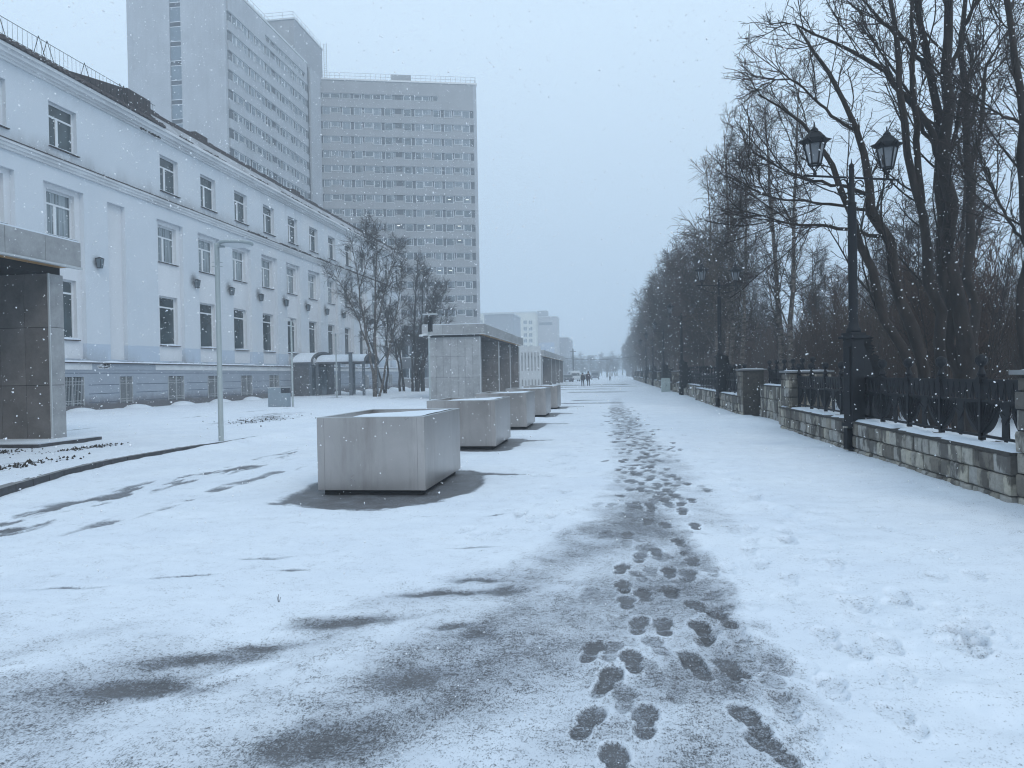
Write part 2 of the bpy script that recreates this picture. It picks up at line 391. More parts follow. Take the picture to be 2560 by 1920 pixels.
def terrain(X, Y):
    kx = np.interp(Y, KY, KX) - .09
    inl = (X < kx) & (Y < 34.8)
    z = np.where(inl, .15, 0.0)
    z = np.where((X < -9) & (Y >= 34.8), .10, z)
    z = z + sstep(-11, -24, X) * .09 * (X < -9)
    bank = np.interp(Y, [0, 10, 14, 17, 24], [.03, .04, .075, .15, .16]) * np.exp(-((X - kx - .1) / .35) ** 2) * (X > kx) * (Y < 34.5)
    z = z + bank + (fbm(X, Y, 2.2, 3) - .5) * .02
    return z
def print_mask(X, Y, fx, fy, ang, L=.34, W=.12):
    ca, sa = math.cos(ang), math.sin(ang)
    u = (X - fx) * ca + (Y - fy) * sa          # across
    v = -(X - fx) * sa + (Y - fy) * ca         # along
    t = v / (L / 2)
    wd = W / 2 * (1 - .25 * np.exp(-((t + .15) / .25) ** 2)) * np.where(t > 0, 1.05, .85)
    e = np.sqrt((u / wd) ** 2 * .9 + np.abs(t) ** 3.2)
    m = 1 - sstep(.8, 1.08, e)
    gap = np.exp(-((t + .32) / .06) ** 2) * .65   # arch between sole and heel
    tread = .5 + .5 * np.sin(v * 2 * math.pi / .032)
    return m * (1 - gap), tread, np.exp(-((e - 1.2) / .16) ** 2)
rng = np.random.default_rng(7)
PR = [(700, 800, -.2), (885, 850, .1), (775, 930, -.25), (680, 1125, -.3), (945, 1125, -.05), (810, 1310, .1), (1170, 850, .25), (1345, 880, .35),
      (1210, 705, .2), (1295, 650, .4), (1190, 600, .3), (1430, 1130, .3), (1530, 1260, .45), (1030, 690, .0), (915, 680, -.1), (860, 570, 0.), (845, 495, 0.),
      (940, 535, .15), (1060, 520, 0.), (1055, 430, .0), (1150, 440, -.05), (1165, 380, 0.), (835, 415, -.2), (920, 365, -.1), (995, 335, .1),
      (1100, 290, .05), (865, 260, 0.), (960, 195, -.1), (1040, 215, .1), (1175, 220, 0.), (1120, 155, -.1), (910, 115, 0.), (1160, 100, 0.), (1080, 80, 0.2), (1185, 880, .25),
      (960, 60, 0.), (1140, 20, 0.)]
PRINTS = []
for zx, zy, a in PR:
    p = ground_at(1100 + zx / 1.843, 1200 + zy / 1.843); PRINTS.append((p[0], p[1], a, rng.uniform(.8, 1.0)))
for k in range(46):                              # older, half-filled prints between the fresh ones
    PRINTS.append((rng.normal(.38, .34), rng.uniform(3.6, 9.2), rng.normal(0, .22), rng.uniform(.2, .55)))
yy = 8.6
while yy < 34:                                   # the trail goes on, several walkers abreast
    c = np.interp(yy, [8, 12, 18, 26, 34], [.62, .62, .50, .35, .20])
    for k in range(5):
        PRINTS.append((c + rng.normal(0, .30), yy + rng.uniform(-.2, .2), rng.normal(0, .15), rng.uniform(.35, .95)))
    yy += .27
SHALLOW = []
for k in range(230):
    yq = rng.uniform(3, 30) if k > 60 else rng.uniform(3, 9); side = rng.choice([-.75, 1.5, -1.2, 2.1], p=[.4, .3, .15, .15]); side = abs(side) if yq < 7 else side
    SHALLOW.append((side + rng.normal(0, .22), yq, rng.normal(0, .2), rng.uniform(.3, .9)))

def cover_height(X, Y):
    """how much snow lies at each point (0 bare paving .. 1 deep snow) and its relief"""
    c = np.ones_like(X) * 1.16
    # thin slush in the trodden foreground: wind streaks running up to the right
    a = rad(60); U = X * math.cos(a) + Y * math.sin(a); Vv = -X * math.sin(a) + Y * math.cos(a)
    streak = fbm(U * .28, Vv, .5, 11, 5); blot = fbm(X, Y, .35, 15, 4)
    edge = np.interp(X, [-9, -5, -4, -2.6, -1.9, -1.5, -.9, -.4, .1, .5, .85, 1.0, 1.12], [3.9, 4.3, 4.5, 4.7, 5.1, 5.9, 6.8, 8.0, 9.0, 9.0, 6.5, 4.5, 1.5])
    near = 1 - sstep(-1.7, .7, (Y - edge) + (fbm(X, Y, 1.1, 21, 4) - .5) * 2.2)
    near = near * (1 - sstep(.62, 1.15, X + (blot - .5) * .5))
    thin = .665 + (streak - .5) * .66 + (blot - .5) * .34
    c = c * (1 - near) + near * np.clip(thin, .46, 1.05)
    # clean drifts lying along the wind
    for (xa, ya, xb, yb, wd) in ((-2.55, 3.1, -1.65, 4.25, .17), (-3.6, 3.5, -3.0, 4.2, .16)):
        L = math.hypot(xb - xa, yb - ya); ux, uy = (xb - xa) / L, (yb - ya) / L
        t = ((X - xa) * ux + (Y - ya) * uy) / L; v = -(X - xa) * uy + (Y - ya) * ux
        c = np.maximum(c, .98 * np.exp(-((t - .5) / .5) ** 4 - (np.abs(v + (blot - .5) * .5) / wd) ** 2.2))
    # path trodden thinner all the way up
    pc = np.interp(Y, [3, 8, 12, 18, 26, 34, 60], [.1, .5, .6, .5, .35, .2, .2])
    pw = np.interp(Y, [3, 8, 20, 40], [1.3, .9, .6, .4])
    path = np.exp(-((X - pc) / pw) ** 4) * (1 - sstep(36, 60, Y))
    c = c - path * (.34 + .6 * (fbm(X, Y, .4, 31, 4) - .4)) * sstep(6, 8.5, Y)
    # isolated scoured spots
    for (px, py, L, W, s) in ((665, 1400, .28, .05, .8), (465, 1442, .30, .045, .8), (180, 1475, .36, .04, .7), (720, 1430, .22, .04, .7), (860, 1560, .34, .10, .9),
                              (1085, 1487, .28, .07, .9), (1180, 1375, .25, .04, .8), (660, 1620, .22, .07, .7), (530, 1650, .38, .10, .6), (370, 1725, .36, .10, .8), (1190, 1455, .2, .05, .6),
                              (1235, 1292, .18, .03, .7), (1070, 1295, .2, .03, .6), (1245, 1480, .22, .08, .6), (1130, 1570, .16, .05, .6), (1040, 1690, .22, .16, .6), (780, 1860, .30, .20, .55), (1200, 1590, .12, .10, .5)):
        q = ground_at(px, py); u = (X - q[0]) * .97 + (Y - q[1]) * .24; v = -(X - q[0]) * .24 + (Y - q[1]) * .97
        v = v + (vnoise(X, Y, .12, 5) - .5) * .08
        c = c - s * 1.05 * np.exp(-(np.abs(u / (L * .85)) ** 2.2 + np.abs(v / (W * .9)) ** 2)) * (.6 + .8 * vnoise(X, Y, .09, 7))
    # melted tracks on the left lane beside the kerb
    for (pts, wd, s) in ((((-6.3, 6.2), (-6.9, 8.2), (-6.95, 10.2), (-6.7, 12.5), (-6.6, 17)), .42, .34), (((-5.6, 7.5), (-5.7, 10), (-5.6, 14)), .18, .25)):
        xc = np.interp(Y, [p[1] for p in pts], [p[0] for p in pts]); v = X - xc
        n = fbm(X * 2.2, Y * .8, .5, 41, 4); w2 = np.exp(-(v / wd) ** 4) * sstep(pts[0][1] - 1, pts[0][1], Y) * (1 - sstep(pts[-1][1] - 2, pts[-1][1], Y))
        c = c - w2 * (.22 + s * 2.2 * sstep(.52, .68, n))
    # wind-scoured paving round each planter
    for i, y0 in enumerate(PLANT_Y):
        wob = (fbm(X, Y, .55, 51 + i, 4) - .5) * .42
        d0 = .5 if i else 0
        ax = np.where(X < PX0, (PX0 - X) * 1.05, np.where(X > PX1, (X - PX1) * 1.15, 0)); ay = np.where(Y < y0, (y0 - Y) * 1.05, np.where(Y > y0 + PD, (Y - y0 - PD) * 2.0, 0))
        d = np.sqrt(ax ** 2 + ay ** 2) + wob * .6
        k = 1 - sstep(.33, .50, d)
        # right tail behind the far corner
        tx = (X - PX1); ty = (Y - (y0 + PD - .35 + .12 * tx)) / np.clip(.42 * (1 - tx / 1.15), .02, 1)
        tail = (tx > -.1) & (tx < 1.1)
        k = np.maximum(k, np.where(tail, 1 - sstep(.6, 1.0, np.abs(ty + wob)), 0))
        if i: k = k * np.where(X < PX0, .3, 1)
        c = np.minimum(c, 1 - k * .98)
        if i == 0:
            q = (X + 3.30) / 1.14; r_ = (Y - 9.38) / .92
            e_ = np.sqrt(q * q + r_ * r_) + wob * .8 + (fbm(X, Y, .12, 58, 3) - .5) * .18
            c = np.minimum(c, 1 - (1 - sstep(.78, 1.06, e_)) * 1.05)
            q = (X + 2.40) / .52; r_ = (Y - 10.5) / 1.30
            c = np.minimum(c, 1 - (1 - sstep(.80, 1.08, np.sqrt(q * q + r_ * r_) + wob * .6)) * .98)
    c = np.maximum(c, .12 * (fbm(X, Y, .2, 57, 3) > .5))
    # bare crumbs along the lawn
    lawn = (X < np.interp(Y, KY, KX)) & (Y < 34.8)
    for (yc, xc, ry, rx, s) in ((11.3, -10.35, 1.2, .35, .62), (14.6, -11.4, .8, .25, .6), (24.5, -12.3, 2.2, .9, .55), (28, -13.3, 1.8, .8, .5), (49.5, -15.2, 1.5, 1.6, .4)):
        c = c - s * np.exp(-(((Y - yc) / ry) ** 4 + ((X - xc) / rx) ** 4)) * sstep(.45, .6, fbm(X, Y, .22, 61, 3))
    # dark kerb lines further off
    ln = np.exp(-((X + 15.6 - .4 * np.sin(Y * .2)) / .07) ** 2) * (Y < 34.6) * (Y > 17) + np.exp(-((Y - 34.9) / .16) ** 2) * (X < -9.3) * (X > -17.5) + \
         np.exp(-((Y - 50.6 - (X + 20) * .4) / .22) ** 2) * (X < -14) * (X > -20.6)
    c = c - ln * .6 * sstep(.3, .5, vnoise(X, Y, 1.2, 71))
    # grey wet marks of traffic on the promenade further up
    for (yc, xa, xb, wy) in ((39.5, -3.0, 1.1, .7), (43.5, -2.6, 0.2, .8), (62, -4, 2, 1.2), (74, -6, 1, 1.4), (86, -7, 4, 1.5), (100, -9, 3, 3)):
        c = c - .75 * np.exp(-((Y - yc + (vnoise(X, Y, 1.3, 81) - .5) * wy) / wy) ** 4) * sstep(xa, xa + .5, X) * (1 - sstep(xb - 2.0, xb, X))
    h = np.zeros_like(X)
    h += (fbm(X, Y, .5, 91, 4) - .5) * .045 * (c > .5) + (fbm(X * .6, Y, .16, 93, 3) - .5) * .012
    h += np.clip(c, 0, 1) * .02
    # right bank, gently mounded
    h += sstep(1.1, 1.6, X) * .012 + sstep(3.2, 4.4, X) * .05 * (.6 + .6 * fbm(X, Y, 1.5, 95, 3)) * (X < 4.7)
    tracks = np.exp(-((X - 1.75 - .12 * np.sin(Y)) / .16) ** 2) * (fbm(X, Y, .35, 97, 3) - .3) * .10 * (Y < 12)
    h -= tracks
    for fx, fy, a, s in PRINTS:
        sel = (np.abs(X - fx) < .26) & (np.abs(Y - fy) < .26)
        if not sel.any(): continue
        m, tr, rim = print_mask(X[sel], Y[sel], fx, fy, a); h[sel] += rim * .006 * s; c[sel] += rim * .10 * s
        cc = c[sel]; tt = -.08 + .22 * tr
        c[sel] = cc * (1 - m * s) + m * s * np.minimum(tt + (1 - s) * .35, cc)
        h[sel] -= m * .012 * s
    for fx, fy, a, s in SHALLOW:
        sel = (np.abs(X - fx) < .26) & (np.abs(Y - fy) < .26)
        if not sel.any(): continue
        m, tr, rim = print_mask(X[sel], Y[sel], fx, fy, a, .33, .14); h[sel] += rim * .007 * s
        h[sel] -= m * .022 * s; c[sel] -= m * .16 * s
    c = c + .32 * sstep(.98, 1.12, c)
    return np.clip(c, -.1, 1.6), h

def make_ground():
    # a fan of cells that widens with distance; every cell is real relief
    def patch(rows, us, name, extra):
        Yg = rows[:, None] * np.ones_like(us)[None]; Xg = rows[:, None] * us[None]
        c, h = cover_height(Xg, Yg); Zg = terrain(Xg, Yg) + h
        V = np.stack([Xg, Yg, Zg], -1).reshape(-1, 3); n = len(us); r = len(rows)
        i = np.arange((r - 1) * n).reshape(r - 1, n)[:, :-1].ravel()
        Fq = np.stack([i, i + 1, i + n + 1, i + n], -1)
        return V, Fq, (c * 1.0).ravel()
    rows = np.concatenate([np.exp(np.arange(math.log(1.0), math.log(2.6), .03)), np.exp(np.arange(math.log(2.6), math.log(45), .0048)), np.exp(np.arange(math.log(45), math.log(420), .02))])
    us = np.concatenate([np.arange(-2.6, -1.02, .02), np.arange(-1.02, .72, .0026), np.arange(.72, 2.4, .02)])
    V, Fq, c = patch(rows, us, 'g', None)
    g = np_mesh('ground', V, Fq, GROUND, smooth=True, attrs={'cover': c})
    tag(g, kind='structure')
    # wide snowfield beneath and beyond
    mb = MB(); mb.quad((-1500, -300, -.06), (1500, -300, -.06), (1500, 2500, -.06), (-1500, 2500, -.06))
    tag(mb.build('snowfield', SNOW), kind='structure')
make_ground()

def make_kerb():
    mb = MB(); n = len(KERB)
    ys = np.arange(-4, 34.9, .5); xs = np.interp(ys, KY, KX)
    for i in range(len(ys) - 1):
        a, b = (xs[i], ys[i]), (xs[i + 1], ys[i + 1] - .01)
        w = .17
        top = .165
        vs = [(a[0], a[1], -.05), (b[0], b[1], -.05), (b[0] - w, b[1], -.05), (a[0] - w, a[1], -.05), (a[0], a[1], top), (b[0], b[1], top), (b[0] - w, b[1], top), (a[0] - w, a[1], top)]
        b0 = len(mb.v)
        mb.add(vs, [(0, 3, 2, 1), (1, 2, 6, 5), (2, 3, 7, 6), (3, 0, 4, 7)], 1); mb.add(vs, [(0, 1, 5, 4)], 1 if ys[i] < 16 else 0); mb.add(vs, [(4, 5, 6, 7)], 0 if ys[i] < 15.5 else 2)
    tag(mb.build('kerb', [CONC, KERB_D, SNOW], bevel=0), kind='structure')
make_kerb()

def clods():
    r = np.random.default_rng(5); V = []; Fq = []
    oct_v = np.array([(1, 0, 0), (0, 1, 0), (-1, 0, 0), (0, -1, 0), (0, 0, 1), (0, 0, -1)], float)
    of = np.array([(0, 1, 4), (1, 2, 4), (2, 3, 4), (3, 0, 4), (1, 0, 5), (2, 1, 5), (3, 2, 5), (0, 3, 5)])
    N = 700
    for k in range(N):
        yc, xc, ry, rx = [(11.3, -10.3, 1.3, .3), (14.6, -11.4, .9, .25), (24.5, -12.3, 2.4, .9), (13.5, -12.6, 1.0, .4)][k % 4]
        y = r.normal(yc, ry * .6); x = r.normal(xc, rx * .6); s = r.uniform(.008, .03) * (1.8 if k % 40 == 0 else 1)
        V.append(oct_v * r.uniform(.6, 1.4, (6, 3)) * s + np.array([x, y, .17 + s * .3])); Fq.append(of + 6 * k)
    o = np_mesh('soil_crumbs', np.concatenate(V), np.concatenate(Fq), SOIL)
    tag(o, 'dark crumbs of soil poking through the snow behind the kerb', 'soil', kind='stuff')
clods()

# ------------------------------------------------------------------ planters
SEAM = vary('dull_seam', (.16, .15, .145), .2, 4, .6)
def planters():
    root = None; L = []
    for i, y0 in enumerate(PLANT_Y):
        if root is None:
            root = empty('planter', (PX0, y0, 0), '', 'planter', 'steel planter boxes lined up along the promenade')
            w = PX1 - PX0; d = PD; t = .035; z0, z1 = .075, 1.06
            mb = MB(); mb.box(.07, w - .07, .07, d - .07, -.02, z0 + .02); mb.build('plinth', BLACK, root)
            mb = MB()
            mb.box(0, w, 0, t, z0, z1); mb.box(0, w, d - t, d, z0, z1); mb.box(0, t, t, d - t, z0, z1); mb.box(w - t, w, t, d - t, z0, z1)
            mb.box(t, w - t, t, d - t, z0, z0 + .03)
            o = mb.build('box_panel', STEEL, root)
            b = o.modifiers.new('b', 'BEVEL'); b.width = .004; b.segments = 2
            mb = MB()
            for (a0, a1, b0, b1) in ((-.004, .012, -.004, -.0015),):
                pass
            # the folded edge strips at the front corners
            mb.box(.10, .103, -.0015, .002, z0 + .01, z1 - .01); s1 = mb.build('seam', SEAM, root); s2 = s1.copy(); COL.objects.link(s2); s2.parent = root; s2.location = (w - .203, 0, 0)
            # rim: thin flat lip
            mb = MB(); e = .05
            mb.box(-.003, w + .003, -.003, e, z1, z1 + .006); mb.box(-.003, w + .003, d - e, d + .003, z1, z1 + .006)
            mb.box(-.003, e, e, d - e, z1, z1 + .006); mb.box(w - e, w + .003, e, d - e, z1, z1 + .006)
            mb.build('rim', LIGHTTRIM, root)
            gx, gy = np.meshgrid(np.linspace(t, w - t, 40), np.linspace(t, d - t, 60))
            hz = z1 - .075 + .085 * sstep(.2, 1.0, (gx / w) * .5 + (1 - np.abs(gy - d * .42) / d) * .6) + .02 * fbm(gx, gy, .3, 9)
            hz = np.minimum(hz - .05 * sstep(.75, 1, 1 - gx / w), z1 + .03)
            n = 40; idx = np.arange(59 * n).reshape(59, n)[:, :-1].ravel()
            np_mesh('snow_fill', np.stack([gx, gy, hz], -1).reshape(-1, 3), np.stack([idx, idx + 1, idx + n + 1, idx + n], -1), SNOW, root, True)
            o = root
        else: o = copy_tree(root, (PX0, y0, 0))
        o['label'] = ['nearest steel planter box with bare dark paving around its foot', 'second steel planter box, partly hidden by the nearest one',
                      'third steel planter box in the row, in the middle of the five', 'fourth steel planter box in the row, next to last',
                      'farthest steel planter box in the row, by the kiosk'][i]
planters()

# ------------------------------------------------------------------ long blue three-storey building (front plane at X=-25)
def wall_grid(mb, Y0, Y1, Z0, Z1, holes, X=-25.0, depth=.3, m=0, mr=None):
    """front wall as cells with rectangular openings and their reveals; holes = (y0,y1,z0,z1)"""
    mr = m if mr is None else mr
    ys = sorted({Y0, Y1, *[h[0] for h in holes], *[h[1] for h in holes]}); zs = sorted({Z0, Z1, *[h[2] for h in holes], *[h[3] for h in holes]})
    for i in range(len(ys) - 1):
        for j in range(len(zs) - 1):
            a, b, c, d = ys[i], ys[i + 1], zs[j], zs[j + 1]; cy_, cz = (a + b) / 2, (c + d) / 2
            if any(h[0] < cy_ < h[1] and h[2] < cz < h[3] for h in holes): continue
            mb.quad((X, a, c), (X, b, c), (X, b, d), (X, a, d), m)
    for a, b, c, d in holes:
        x2 = X - depth
        mb.quad((X, a, c), (x2, a, c), (x2, a, d), (X, a, d), mr); mb.quad((X, b, c), (x2, b, c), (x2, b, d), (X, b, d), mr)
        mb.quad((X, a, d), (x2, a, d), (x2, b, d), (X, b, d), mr); mb.quad((X, a, c), (x2, a, c), (x2, b, c), (X, b, c), mr)

def blue_building():
    root = empty('civic_building', (-25, 55, 0), 'long pale blue three-storey building with white window frames along the left side', 'building')
    P = Matrix.Translation((25, -55, 0))
    S = 4.13; cols = [30.4 + S * k for k in range(-2, 14)]; GAP = 1     # column index k==1 is blind
    Y0, Y1 = 20.0, 85.6; W = 1.75
    X = -25.0
    top, rec, bas = [], [], []
    for k, y in zip(range(-2, 14), cols):
        if k != 1:
            top.append((y, y + W, 12.32, 14.34))
            rec.append((y - .42, y + 2.1, 2.72, 10.65))
        else:
            rec.append((y + .25 - .6, y + 1.0, 2.72, 10.65))
        bas.append((y + .1, y + .1 + (1.6 if k != 1 else 1.05), .5, 1.86))
    mb = MB(); wall_grid(mb, Y0, Y1, 2.55, 15.2, top + rec, X, .3)
    wall = mb.build('wall', STUCCO, root); wall.location = (25, -55, 0)
    # recessed bays with their own openings
    for (a, b, c, d) in rec:
        if b - a > 2:
            y = a + .42; hs = [(y, y + W, 8.34, 10.42), (y, y + W, 3.62, 6.42)]
        else: hs = []
        mb = MB(); wall_grid(mb, a, b, c, d, hs, X - .22, .28)
        o = mb.build('recessed_bay', RECESS, root); o.location = (25, -55, 0)
    # back box closing the volume
    mb = MB(); mb.box(-41, X - 1.2, Y0, Y1, 0, 15.1); mb.quad((X, Y1, 0), (-41, Y1, 0), (-41, Y1, 15.2), (X, Y1, 15.2)); mb.quad((X, Y0, 0), (-41, Y0, 0), (-41, Y0, 15.2), (X, Y0, 15.2))
    o = mb.build('rear_walls', STUCCO, root); o.location = (25, -55, 0)
    # plinth with thin dark joint strips
    mb = MB(); wall_grid(mb, Y0, Y1, -.2, 2.2, bas, X + .12, .35)
    o = mb.build('plinth', PLINTH, root); o.location = (25, -55, 0)
    mb = MB()
    for z in (.60, 1.02, 1.45, 2.02):
        for i in range(len(bas) - 1):
            a, b = bas[i][1] + .28, bas[i + 1][0] - .05
            if z > 1.9: a, b = bas[i][0] - .1, bas[i + 1][0] - .1
            mb.box(X + .121, X + .127, a, b, z, z + .028)
    o = mb.build('dark_joint', vary('joint_dark', (.09, .11, .15), .3, 5, .9), root); o.location = (25, -55, 0)
    # light band over the plinth, partly unpainted, then snow-topped ledge
    mb = MB(); mb.box(X, X + .16, Y0, 32.6, 2.20, 2.50, 0); mb.box(X, X + .155, 32.6, 37.6, 2.20, 2.50, 1); mb.box(X, X + .16, 37.6, Y1, 2.20, 2.50, 0)
    rr = random.Random(3)
    for k in range(16):
        a = 32.7 + rr.random() * 1.1; z = 2.24 + rr.random() * .18; mb.box(X + .156, X + .162, a, a + .1 + rr.random() * .2, z, z + .05 + rr.random() * .05, 0)
    mb.box(X, X + .25, Y0, Y1, 2.50, 2.55, 2)
    o = mb.build('ledge', [FASCIA, PLINTH, ROOF], root); o.location = (25, -55, 0)
    def snow_strip(name, ya, yb, x0, x1, z, h, seed, gaps=None):
        n = int((yb - ya) / .12); yv = np.linspace(ya, yb, n)
        k = h * (.35 + 1.0 * fbm(yv, yv * 0, .9, seed, 4))
        if gaps is not None: k = k * sstep(gaps, gaps + .08, fbm(yv, yv * 0 + 5, 2.2, seed + 3, 3))
        pr = [(x0, 0.0), (x0, 1.0), ((x0 + x1) / 2, .85), (x1 - .01, .3), (x1 + .012, 0.0)]
        V = np.array([[(px, yv[i], z + .003 + k[i] * q) for px, q in pr] for i in range(n)]).reshape(-1, 3)
        idx = np.arange((n - 1) * 5).reshape(n - 1, 5)[:, :-1].ravel()
        o = np_mesh(name, V, np.stack([idx, idx + 1, idx + 6, idx + 5], -1), SNOW, root, True); o.location = (25, -55, 0); return o
    snow_strip('ledge_snow', Y0, Y1, X + .0, X + .26, 2.55, .09, 3)
    # belt course
    mb = MB(); mb.box(X, X + .10, Y0, Y1, 11.40, 11.52, 0); mb.box(X, X + .17, Y0, Y1, 11.52, 11.66, 0); mb.box(X, X + .25, Y0, Y1, 11.66, 11.76, 0); mb.box(X, X + .28, Y0, Y1, 11.76, 11.80, 1)
    o = mb.build('belt_course', [WHITE_TRIM, ROOF], root); o.location = (25, -55, 0)
    # eaves cornice
    mb = MB()
    for i, (p, a, b) in enumerate(((.10, 15.12, 15.22), (.20, 15.22, 15.34), (.34, 15.34, 15.52), (.46, 15.52, 15.66))): mb.box(X, X + p, Y0, Y1, a, b, 0)
    o = mb.build('cornice', WHITE_TRIM, root); o.location = (25, -55, 0)
    # moss and rubble caught on the belt and cornice of the far half
    r = np.random.default_rng(2); V = []; Fq = []; oc = np.array([(1, 0, 0), (0, 1, 0), (-1, 0, 0), (0, -1, 0), (0, 0, .7), (0, 0, -.7)]); of = np.array([(0, 1, 4), (1, 2, 4), (2, 3, 4), (3, 0, 4), (1, 0, 5), (2, 1, 5), (3, 2, 5), (0, 3, 5)])
    k = 0
    for (ya, yb, xx, zz, n, s0) in ((46, 84, X + .20, 11.82, 1300, .062), (40, 84, X + .34, 15.70, 1300, .065), (29, 47, X + .22, 11.81, 260, .018), (36.8, 38.6, X + .1, 15.15, 70, .07), (48, 70, X + .15, 2.6, 90, .03), (35.5, 44, X + .1, 2.6, 160, .03)):
        for _ in range(n):
            y = r.uniform(ya, yb)
            if n > 100 and vnoise(np.array([y]), np.array([xx]), 1.2, 4)[0] < .3: continue
            s = r.uniform(.4, 1.3) * s0; V.append(oc * r.uniform(.6, 1.4, (6, 3)) * s + np.array([xx + r.uniform(-.08, .08), y, zz + r.uniform(0, s)])); Fq.append(of + 6 * k); k += 1
    o = np_mesh('moss_debris', np.concatenate(V), np.concatenate(Fq), DEBRIS, root); o['kind'] = 'stuff'; o.location = (25, -55, 0)
    # roof: near half dark corrugated sheet edge; far half snow-dusted slope with dark ridge
    mb = MB()
    ys = np.arange(Y0, 38.5, .045)
    for i in range(len(ys) - 1):
        q0 = .035 * math.sin(ys[i] * 2 * math.pi / .36); q1 = .035 * math.sin(ys[i + 1] * 2 * math.pi / .36)
        mb.quad((X + .55, ys[i], 15.70 + q0), (X + .55, ys[i + 1], 15.70 + q1), (X + .50, ys[i + 1], 15.86 + q1), (X + .50, ys[i], 15.86 + q0))
        mb.quad((X + .50, ys[i], 15.86 + q0), (X + .50, ys[i + 1], 15.86 + q1), (X - 8, ys[i + 1], 19.4 + q1), (X - 8, ys[i], 19.4 + q0))
        mb.quad((X + .55, ys[i], 15.70 + q0), (X + .55, ys[i + 1], 15.70 + q1), (X + .2, ys[i + 1], 15.66), (X + .2, ys[i], 15.66))
    mb.box(X - .9, X - .3, 36.4, 38.4, 15.8, 17.2)            # dark boxed end of the near roof
    mb.prism([(30, 16.0), (36.4, 16.0), (36.4, 17.15), (33.5, 16.65)], X - .8, X - .35, 'x')
    o = mb.build('roof', ROOF, root); o.location = (25, -55, 0)
    mb = MB(); mb.quad((X + .42, 38.5, 15.66), (X + .42, Y1, 15.66), (X - .5, Y1, 16.62), (X - .5, 38.5, 16.62), 0); mb.quad((X - .5, 38.5, 16.62), (X - .5, Y1, 16.62), (X - 8, Y1, 18.5), (X - 8, 38.5, 18.5), 0)
    rr = random.Random(8); y = 38.5
    while y < Y1:
        l = .3 + rr.random() * .8; h = .10 + rr.random() * .10; mb.box(X - .62, X - .44, y, min(y + l, Y1), 16.58, 16.66 + h, 1); y += l
    for (a, b, h) in ((43.2, 44.6, .35), (57.5, 58.8, .3)): mb.box(X - 1.2, X - .5, a, b, 16.5, 16.75 + h, 1)
    o = mb.build('far_roof', [vary('grey_snowy_slope', (.36, .37, .39), .35, .8, .9), ROOF], root); o.location = (25, -55, 0)
    # roof-edge snow guard railing
    mb = MB(); xr = X - .15
    mb.tube([(xr, Y0, 16.28), (xr, 38.6, 16.28)], .014, 5); mb.tube([(xr, Y0, 17.0), (xr, 38.6, 17.0)], .014, 5)
    for y in np.arange(Y0, 38.6, .27): mb.tube([(xr, y, 16.28), (xr, y, 17.0)], .008, 4)
    for y in (27.9, 30.1, 30.6, 33.0, 35.6, 35.9): mb.tube([(xr, y, 17.1), (xr - .35, y, 16.1)], .015, 5); mb.tube([(xr, y, 17.1), (xr + .30, y + .1, 15.9)], .015, 5)
    o = mb.build('roof_railing', IRON, root); o.location = (25, -55, 0)
    # windows: one of each kind, then copies of it and its panes
    def win_proto(h, trans, mull, glassm, curtain):
        f = MB(); t = .075
        f.box(-.03, .05, 0, W, 0, t); f.box(-.03, .05, 0, W, h - t, h); f.box(-.03, .05, 0, t, t, h - t); f.box(-.03, .05, W - t, W, t, h - t)
        f.box(-.03, .055, t, W - t, h * trans - .04, h * trans + .04)
        if mull: f.box(-.03, .056, W * mull - .05, W * mull + .05, t, h * trans - .04)
        if mull: f.box(-.03, .045, t, t + .04, t, h * trans - .04); f.box(-.03, .045, W * mull - .09, W * mull - .05, t, h * trans - .04)
        a = f.build('window', FRAME, root)
        g = MB(); g.box(-.02, .01, t, W - t, t, h * trans - .04, 0); g.box(-.02, .01, t, W - t, h * trans + .04, h - t, 0)
        g.build('glass_pane', glassm, a)
        return a
    def sill_proto(snow):
        s = MB(); s.box(-.25, .10, -.05, W + .08, -.05, -.01, 0); 
        n = 12; rr = random.Random(4)
        for i in range(n):
            a = -.02 + (W + .06) * i / n; b = a + (W + .06) / n; h = snow * (.5 + rr.random() * .7); s.box(-.22, .08, a, b, -.01, h, 1)
        return s.build('window_sill', [ROOF, SNOW], root)
    pt = win_proto(2.02, .70, .42, GLASS, 0); pm = win_proto(2.08, .70, .42, GLASS_C, 1); pg = win_proto(2.80, .78, 0, GLASS, 0)
    s1 = sill_proto(.03); s2 = sill_proto(.09)
    first = {}
    def put(p, x, y, z, key):
        if key not in first: first[key] = 1; o = p
        else: o = copy_tree(p, parent=root)
        o.location = (25 + x, y - 55, z)
    rr = random.Random(11)
    for k, y in zip(range(-2, 14), cols):
        if k == 1: continue
        put(pt, X - .26, y, 12.32, 't'); put(s1, X, y, 12.32, 's')
        put(pm, X - .46, y, 8.34, 'm'); put(s1, X - .22, y, 8.34, 's')
        put(pg, X - .46, y, 3.62, 'g'); put(s2, X - .2, y, 3.62, 's2')
    # basement windows behind bars
    wb = MB(); wb.box(-.02, .02, 0, 1.6, 0, 1.36, 0); a = wb.build('basement_window', GLASS, root)
    gb = MB()
    for z in (.10, .22, .98, 1.12): gb.box(.20, .215, -.02, 1.62, z, z + .025)
    for i in range(17): gb.box(.215, .228, .03 + i * .096, .045 + i * .096, .02, 1.33)
    for i in (.02, .80, 1.55): gb.box(.19, .235, i, i + .035, .0, 1.36)
    gb.build('window_grille', vary('pale_bars', (.42, .44, .46), .1, 4, .6), a)
    md = MB()
    md.lathe([(1.0, 0), (.8, .10), (.5, .19), (.2, .24), (.02, .25)], (0, 0, 0), 14); mo = md.build('snow_mound', SNOW, root, True)
